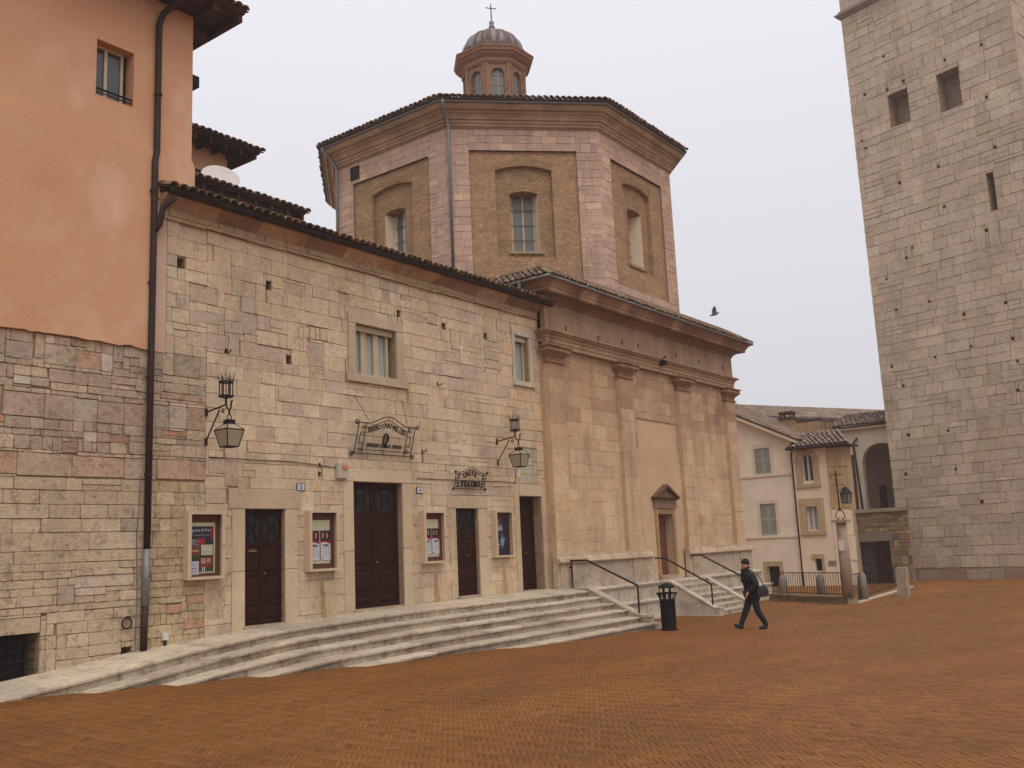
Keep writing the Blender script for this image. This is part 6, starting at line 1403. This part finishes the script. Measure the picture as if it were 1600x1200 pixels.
def twin(C, label, lab2):
    a = case(C, label); iw, ih = a[2] - a[0], a[3] - a[1]; X_ = lambda f: a[0] + iw * f; Y_ = lambda f: a[1] + ih * f
    sheet(X_(.0), Y_(.09), X_(.88), Y_(.87), M_board, 'notice_board', 'pale backing board inside the ' + lab2, .04, 'board')
    for i, (f0, f1) in enumerate(((.02, .44), (.48, .9))):
        p = sheet(X_(f0), Y_(.15), X_(f1), Y_(.68), INK['black'], 'programme_sheet', ('nearer' if i == 0 else 'farther') + ' programme sheet in the ' + lab2, .05)
        ink(p, X_(f0), Y_(.43), X_(f1), Y_(.50), 'red', 'red_band', .0502); w_ = f1 - f0
        pts = [(X_(f0 + .01), Y_(.15)), (X_(f1 - .01), Y_(.15))] + [(X_(f1 - .01 - (w_ - .02) * k / 8), Y_(.435 + .035 * math.sin(math.pi * (.25 + .75 * (1 - k / 8)) * 1.0) )) for k in range(9)]
        MB().prism(FF, pts, .0504, .0515).build('white_field', INK['white'], p)
        for uu in (.08, .25, .32): ink(p, X_(f0 + w_ * uu * 1.8 + .01), Y_(.54), X_(f0 + w_ * uu * 1.8 + .07), Y_(.64), ('skin', 'grey', 'red')[int(uu * 10) % 3], 'photo_print', .0503)
        ink(p, X_(f0 + .08), Y_(.415), X_(f1 - .1), Y_(.43), 'black', 'heading', .052); ink(p, X_(f0 + .14), Y_(.395), X_(f1 - .05), Y_(.41), 'black', 'heading', .052)
        for c in range(3):
            for k in range(8): ink(p, X_(f0 + .04 + c * w_ * .29), Y_(.37 - k * .022), X_(f0 + .04 + c * w_ * .29 + w_ * .2), Y_(.377 - k * .022), 'grey', 'text_line', .052)
        ink(p, X_(f0 + .03), Y_(.17), X_(f0 + .12), Y_(.185), 'red', 'imprint', .052); ink(p, X_(f0 + w_ * .6), Y_(.47), X_(f0 + w_ * .75), Y_(.49), 'red', 'badge', .053)
twin((14.34, 1.4, 15.21, 2.74), 'cream poster case with two programme sheets, between the first door and the main door', 'case between the first door and the main door')
twin((18.08, 1.43, 18.91, 2.74), 'cream poster case with two programme sheets, right of the main door', 'case right of the main door')
C4 = (20.98, 1.48, 21.8, 2.76); a = case(C4, 'cream poster case with a dark blue ballet poster, beside the last door'); iw, ih = a[2] - a[0], a[3] - a[1]; X_ = lambda f: a[0] + iw * f; Y_ = lambda f: a[1] + ih * f
ps = sheet(X_(.02), Y_(.02), X_(.94), Y_(.88), INK['navy'], 'ballet_poster', 'dark blue ballet poster with a white dancer and the word CIGNI', .05)
put_text(FF, 'CIGNI', X_(.30), Y_(.585), .051, .15, 'title', INK['white'], ps, .0004, .004, .8); put_text(FF, 'IL LAGO DEI', X_(.30), Y_(.685), .051, .07, 'heading', INK['yellow'], ps, .0004, .002, .8); ink(ps, X_(.04), Y_(.79), X_(.42), Y_(.835), 'magenta', 'red_band', .0503); ink(ps, X_(.08), Y_(.755), X_(.36), Y_(.765), 'white', 'text_line', .0503)
MB().prism(FF, [(X_(.42), Y_(.24)), (X_(.55), Y_(.2)), (X_(.64), Y_(.26)), (X_(.66), Y_(.36)), (X_(.76), Y_(.40)), (X_(.64), Y_(.4)), (X_(.54), Y_(.43)), (X_(.56), Y_(.52)), (X_(.52), Y_(.52)), (X_(.47), Y_(.4)), (X_(.34), Y_(.33)), (X_(.42), Y_(.31))], .0503, .0512).build('dancer_print', INK['blue'], ps)
ink(ps, X_(.08), Y_(.245), X_(.36), Y_(.27), 'yellow', 'text_line', .0503)
for i in range(2): ink(ps, X_(.1), Y_(.19 - i * .03), X_(.55 - i * .1), Y_(.197 - i * .03), 'blue', 'text_line', .0503)

# house numbers, alarm box, guard stones
for k, (px, py, t_, lab) in enumerate(((469, 761, '3', 'small white enamel house number 3 between the first door and the main door'), (655, 766, '4', 'small white enamel house number 4 right of the main door'), (859, 771, '5', 'small white enamel house number 5 beside the last door'))):
    u, v = U(px, py); NP = MB().fbox(FF, u - .11, v - .085, .004, u + .11, v + .085, .022).build('house_number', INK['navy']); tag(NP, lab, 'house number', 'enamel house numbers beside the theatre doors')
    MB().fbox(FF, u - .095, v - .07, .022, u + .095, v + .07, .026).build('enamel_face', INK['white'], NP); put_text(FF, t_, u, v - .05, .0265, .14, 'numeral', INK['navy'], NP, .0005, .003)
u, v = U(532, 736); AB = thing('alarm_box', 'grey alarm box with an orange lens at the corner of the main door lintel', 'alarm box', FF(u, v - .16, .02))
MB().fbox(FF, u - .16, v - .17, .017, u + .16, v + .17, .1).build('housing', mat_plain('grey_alarm_plastic', A(166, 158, 140), .5, var=.04), AB); MB().fbox(FF, u - .02, v + .04, .1, u + .1, v + .12, .13).build('lens', mat_plain('orange_lens', A(200, 90, 50), .3, var=0), AB)
for k, (px, py, hh, ww, lab) in enumerate(((511, 966, .8, .3, 'leaning stone guard slab at the wall foot between the first door and the main door'), (688, 940, .72, .36, 'leaning stone guard slab at the wall foot right of the main door'), (792, 928, .7, .24, 'leaning stone guard slab at the wall foot between the last two doors'))):
    u, _v = U(px, py); z0_ = z_wall(u) - .02; m = MB()
    vs = [FF(u - ww / 2, z0_, 0.005), FF(u + ww / 2, z0_, 0.005), FF(u + ww / 2, z0_ + hh, .005), FF(u - ww / 2, z0_ + hh, .005), FF(u - ww / 2, z0_, .17), FF(u + ww / 2, z0_, .16), FF(u + ww / 2 - .01, z0_ + hh - .03, .07), FF(u - ww / 2 + .01, z0_ + hh, .075)]
    m.add(vs, [(0, 3, 2, 1), (4, 5, 6, 7), (0, 1, 5, 4), (1, 2, 6, 5), (2, 3, 7, 6), (3, 0, 4, 7)], A(184, 158, 124)); o = m.build('guard_stone', M_stone); tag(o, lab, 'guard stone', 'guard stones along the theatre wall')
# thin cables and hooks on the theatre wall
def cable(pts, label, r=.009): o = MB().tube([FF(*U(*p), .015) for p in pts], r, 5).build('wall_cable', M_copper); tag(o, label, 'cable')
cable([(326, 714), (360, 716), (400, 719), (450, 721), (500, 727), (530, 732)], 'thin brown cable sagging across the wall from the first lantern to the alarm box')
cable([(650, 748), (704, 750), (757, 752), (790, 753), (805, 755), (805, 740), (806, 732)], 'thin brown cable running past the small cafe sign to the second lantern')
for px, py, lab in ((355, 551, 'small iron hook in the wall below the upper left corner holes'), (685, 602, 'small iron hook in the wall between the two upper windows'), (661, 706, 'small iron hook in the wall right of the large sign')):
    u, v = U(px, py); o = MB().tube([FF(u, v, 0), FF(u, v, .1), FF(u, v + .05, .13)], .014, 5).build('wall_hook', M_iron); tag(o, lab, 'hook', 'iron hooks in the theatre wall')

# ================================================================== litter bin
bp = onG(1046, 985); BN = thing('litter_bin', 'black cast iron litter bin with a domed lid beside the theatre steps', 'bin', bp)
MB().lathe(bp, [(.215, 0), (.215, .06), (.19, .07), (.19, .13), (.2, .135), (.2, .16), (.19, .165), (.19, .8), (.18, .82)], 24).build('body', M_black, BN)
for k in range(20):
    t = 2 * math.pi * k / 20; d = Vector((math.cos(t), math.sin(t), 0))
    MB().tube([bp + d * .192 + Vector((0, 0, .17)), bp + d * .196 + Vector((0, 0, .78)), bp + d * .22 + Vector((0, 0, .9)), bp + d * .275 + Vector((0, 0, .98))], .011, 5).build('vane', M_black, BN)
MB().tube([bp + Vector((.28 * math.cos(t), .28 * math.sin(t), .985)) for t in [i * math.pi / 12 for i in range(24)]], .015, 6, closed=True).build('rim', M_black, BN)
for s_ in (-.085, .085): MB().tube([bp + dr_ * s_ + Vector((0, 0, .75)), bp + dr_ * s_ + Vector((0, 0, 1.16))], .032, 8).build('lid_post', M_black, BN)
MB().lathe(bp, [(.205, 1.12), (.225, 1.13), (.22, 1.155), (.175, 1.2), (.11, 1.235), (.05, 1.25), (.001, 1.255)], 24).build('lid', M_black, BN, smooth=True)

# ================================================================== pigeon
bv_ = Vector(CAM) + Vector(ray(1117, 491)) / FPX * 38; fw = Vector((.61, -.79, .12)).normalized(); sd = Vector((.79, .61, 0)).normalized(); up_ = fw.cross(sd) * -1
up_ = Vector((0, 0, 1))
PG = thing('pigeon', 'grey pigeon flying in the sky right of the church roof', 'bird', bv_)
M_bird = mat_plain('grey_feathers', A(92, 84, 84), .8, var=.2, scale=30)
MB().tube([bv_ - fw * .2 - up_ * .04, bv_ - fw * .1 - up_ * .01, bv_, bv_ + fw * .09 + up_ * .02, bv_ + fw * .14 + up_ * .045, bv_ + fw * .18 + up_ * .05], [.012, .045, .058, .045, .03, .006], 8).build('body', M_bird, PG, smooth=True)
MB().add([bv_ - fw * .1 - sd * .02, bv_ - fw * .1 + sd * .02, bv_ - fw * .26 + sd * .05 - up_ * .07, bv_ - fw * .27 - up_ * .075, bv_ - fw * .26 - sd * .05 - up_ * .07], [(0, 1, 2, 3, 4)]).build('tail', M_bird, PG)
for s_ in (-1, 1):
    rt0 = bv_ + sd * s_ * .03 + up_ * .03; q = [rt0 + fw * .06, rt0 + fw * .06 + up_ * .12 + sd * s_ * .04, rt0 + fw * .0 + up_ * .3 + sd * s_ * .1, rt0 - fw * .05 + up_ * .24 + sd * s_ * .09, rt0 - fw * .1 + up_ * .1 + sd * s_ * .05, rt0 - fw * .09]
    MB().add(q + [p - fw * .002 + sd * .006 for p in q], [(0, 1, 2, 3, 4, 5), (11, 10, 9, 8, 7, 6)] + [(i, 6 + i, 6 + (i + 1) % 6, (i + 1) % 6) for i in range(6)]).build('wing', M_bird, PG)

# ================================================================== walking man
pp = onG(1180, 983); fwd = Vector((-.64, .77, 0)).normalized(); lft = Vector((0, 0, 1)).cross(fwd)
PM = Matrix(((fwd.x, lft.x, 0, pp.x), (fwd.y, lft.y, 0, pp.y), (0, 0, 1, pp.z), (0, 0, 0, 1)))
def skin(name, chains, mat, parent, sub=2, smooth=True):
    """chains: lists of (x, y, z, r) in the figure's own axes; equal points are joined"""
    idx = {}; vs = []; rs = []; es = []
    for ch_ in chains:
        prev = None
        for p in ch_:
            k = tuple(round(c, 4) for c in p[:3])
            if k not in idx: idx[k] = len(vs); vs.append(k); rs.append(p[3])
            if prev is not None and prev != idx[k]: es.append((prev, idx[k]))
            prev = idx[k]
    me = bpy.data.meshes.new(name); me.from_pydata(vs, es, []); o = bpy.data.objects.new(name, me)
    md = o.modifiers.new('skin', 'SKIN'); md.use_smooth_shade = smooth
    if not me.skin_vertices: me.attributes.new('skin', 'FLOAT', 'POINT')
    sv = me.skin_vertices[0].data
    for i, r in enumerate(rs):
        sv[i].radius = (r, r) if not isinstance(r, tuple) else r; sv[i].use_root = (i == 0)
    ss = o.modifiers.new('sub', 'SUBSURF'); ss.levels = ss.render_levels = sub
    me.materials.append(mat); return link(o, parent, PM)
def ensure_skin():
    pass
M_skin = mat_plain('skin', A(172, 124, 100), .6, var=.05); M_jacket = mat_plain('black_jacket_cloth', (.007, .007, .008), .85, var=.25, scale=16); M_jean = mat_plain('dark_denim', (.010, .010, .014), .9, var=.25, scale=22); M_shoe = mat_plain('black_shoe_leather', (.012, .011, .011), .5, var=.1); M_wool = mat_plain('black_wool', (.01, .01, .011), .95, var=.3, scale=60, bmp=.003); M_bag = mat_plain('dark_bag_leather', (.022, .017, .015), .6, var=.2)
PE = thing('person', 'person in a black jacket, dark jeans and black wool hat walking past the church steps', 'person', pp)
pel = (0, 0, .95); ch = (.06, 0, 1.36)
hand = []
for k in range(4): hand.append([(.20, .235, .90, .02), (.215 + .008 * k, .215 + .014 * k, .865, .009), (.225 + .004 * k, .212 + .014 * k, .83, .008), (.21, .212 + .013 * k, .805, .007)])
hand.append([(.19, .225, .925, .02), (.225, .205, .91, .010), (.245, .2, .885, .009)])
legs = [[(*pel, .13), (-.01, .09, .88, .09), (-.07, .095, .48, .058), (-.27, .1, .11, .042), (-.24, .1, .05, .04), (-.1, .105, .035, .035)], [(*pel, .13), (.02, -.09, .88, .09), (.17, -.09, .49, .058), (.33, -.09, .13, .042), (.34, -.09, .07, .04), (.49, -.09, .12, .035)]]
body = legs + [[(*pel, .13), (.02, 0, 1.12, .12), (*ch, .125), (.085, 0, 1.49, .055), (.115, 0, 1.56, .075), (.135, 0, 1.64, .112), (.125, 0, 1.73, .09)], [(*ch, .125), (.05, .17, 1.41, .06), (-.03, .235, 1.15, .045), (.16, .23, .97, .034), (.19, .225, .925, .03)] , [(*ch, .125), (.05, -.17, 1.41, .06), (-.08, -.235, 1.16, .045), (.02, -.23, .96, .034), (.04, -.225, .88, .03)], [(.19, .225, .925, .03), (.20, .235, .90, .028)]] + hand
BODY = skin('body', body, M_skin, PE)
skin('trousers', [[(*pel, .17), (l[1][0], l[1][1], l[1][2], .125), (l[2][0], l[2][1], l[2][2], .088), (l[3][0], l[3][1], l[3][2] + .02, .07), (l[3][0] - .005, l[3][1], l[3][2] - .05, .07)] for l in legs], M_jean, PE)
for l in legs:
    ux = (l[5][0] - l[4][0]); uz = (l[5][2] - l[4][2]); skin('shoe', [[(l[4][0] - ux * .5, l[4][1], l[4][2] - uz * .3 - .0, .05), (l[4][0], l[4][1], l[4][2], .068), (l[4][0] + ux * .55, l[4][1], l[4][2] + uz * .55, .06), (l[5][0] + ux * .25, l[5][1], l[5][2] + uz * .25, .045)]], M_shoe, PE)
skin('jacket', [[(-.03, 0, .76, .2), (-.02, 0, .86, .215), (-.005, 0, 1.0, .22), (.01, 0, 1.18, .22), (.05, 0, 1.36, .21), (.085, 0, 1.47, .13), (.1, 0, 1.54, .105)], [(.05, 0, 1.36, .21), (.045, .2, 1.39, .12), (-.04, .27, 1.15, .095), (.1, .25, 1.02, .08), (.17, .24, .965, .07)], [(.05, 0, 1.36, .21), (.045, -.2, 1.39, .12), (-.08, -.27, 1.16, .095), (-.01, -.25, 1.0, .08), (.03, -.24, .93, .07)]], M_jacket, PE)
skin('scarf', [[(.09, .0, 1.48, .12), (.12, 0, 1.545, .115), (.13, 0, 1.575, .1)], [(.09, .0, 1.48, .12), (.22, .03, 1.4, .065), (.24, .05, 1.26, .055), (.24, .05, 1.2, .05)]], M_wool, PE)
skin('wool_hat', [[(.12, 0, 1.665, .128), (.115, 0, 1.72, .13), (.095, 0, 1.785, .1), (.07, 0, 1.83, .05)]], M_wool, PE)
# face: nose, eyes, ear, mouth on the head
hd = PM @ Vector((.13, 0, 1.64))
FCs = MB(); loc = lambda x, y, z: PM @ Vector((x, y, z))
MB().add([loc(.205, -.012, 1.655), loc(.205, .012, 1.655), loc(.205, .016, 1.61), loc(.205, -.016, 1.61), loc(.252, 0, 1.62)], [(0, 1, 4), (1, 2, 4), (2, 3, 4), (3, 0, 4)]).build('nose', M_skin, BODY)
for s_ in (-1, 1):
    MB().lathe(loc(.198, s_ * .035, 1.645), [(.001, -.008), (.008, 0), (.001, .008)], 8).build('eye', M_iron, BODY); MB().tube([loc(.12, s_ * .088, 1.67), loc(.11, s_ * .095, 1.645), (loc(.12, s_ * .09, 1.61))], .014, 6).build('ear', M_skin, BODY)
MB().tube([loc(.2, -.025, 1.588), loc(.208, 0, 1.588), loc(.2, .025, 1.588)], .006, 5).build('mouth', M_brown if 'M_brown' in globals() else M_wood2, BODY)
# shoulder bag
BG = thing('shoulder_bag', 'dark shoulder bag hanging at the back of the walking person', 'bag', loc(-.26, .16, .86))
m = MB(); pr_ = [(-.33, .84), (-.06, .82), (-.03, .96), (-.1, 1.1), (-.3, 1.1), (-.37, .97)]
k = len(pr_); vs = [loc(a, .31, b) for a, b in pr_] + [loc(a, .17, b) for a, b in pr_] ; m.add(vs, [tuple(range(k)), tuple(range(2 * k - 1, k - 1, -1))] + [(i, k + i, k + (i + 1) % k, (i + 1) % k) for i in range(k)]); bo = m.build('pouch', M_bag, BG); bv = bo.modifiers.new('b', 'BEVEL'); bv.width = .03; bv.segments = 2
MB().tube([loc(-.28, .25, 1.08), loc(-.2, .23, 1.25), loc(-.1, .2, 1.42), loc(.03, .12, 1.52), loc(.14, .08, 1.44)], .014, 6).build('strap', M_bag, BG)
MB().add([loc(-.31, .316, 1.09), loc(-.08, .316, 1.09), loc(-.08, .322, .97), loc(-.33, .322, .97)], [(0, 1, 2, 3)]).build('flap', M_bag, BG)

# ================================================================== haze
m = MB().box((-8, -35, -3), (110, 70, 46)); hz = bpy.data.materials.new('haze'); hz.use_nodes = True; t = hz.node_tree; t.nodes.clear()
pv = t.nodes.new('ShaderNodeVolumePrincipled'); pv.inputs['Density'].default_value = .0009; pv.inputs['Color'].default_value = (.95, .93, .95, 1); pv.inputs['Anisotropy'].default_value = .2
om = t.nodes.new('ShaderNodeOutputMaterial'); t.links.new(pv.outputs[0], om.inputs['Volume'])
HZ = m.build('haze', hz); HZ['kind'] = 'stuff'
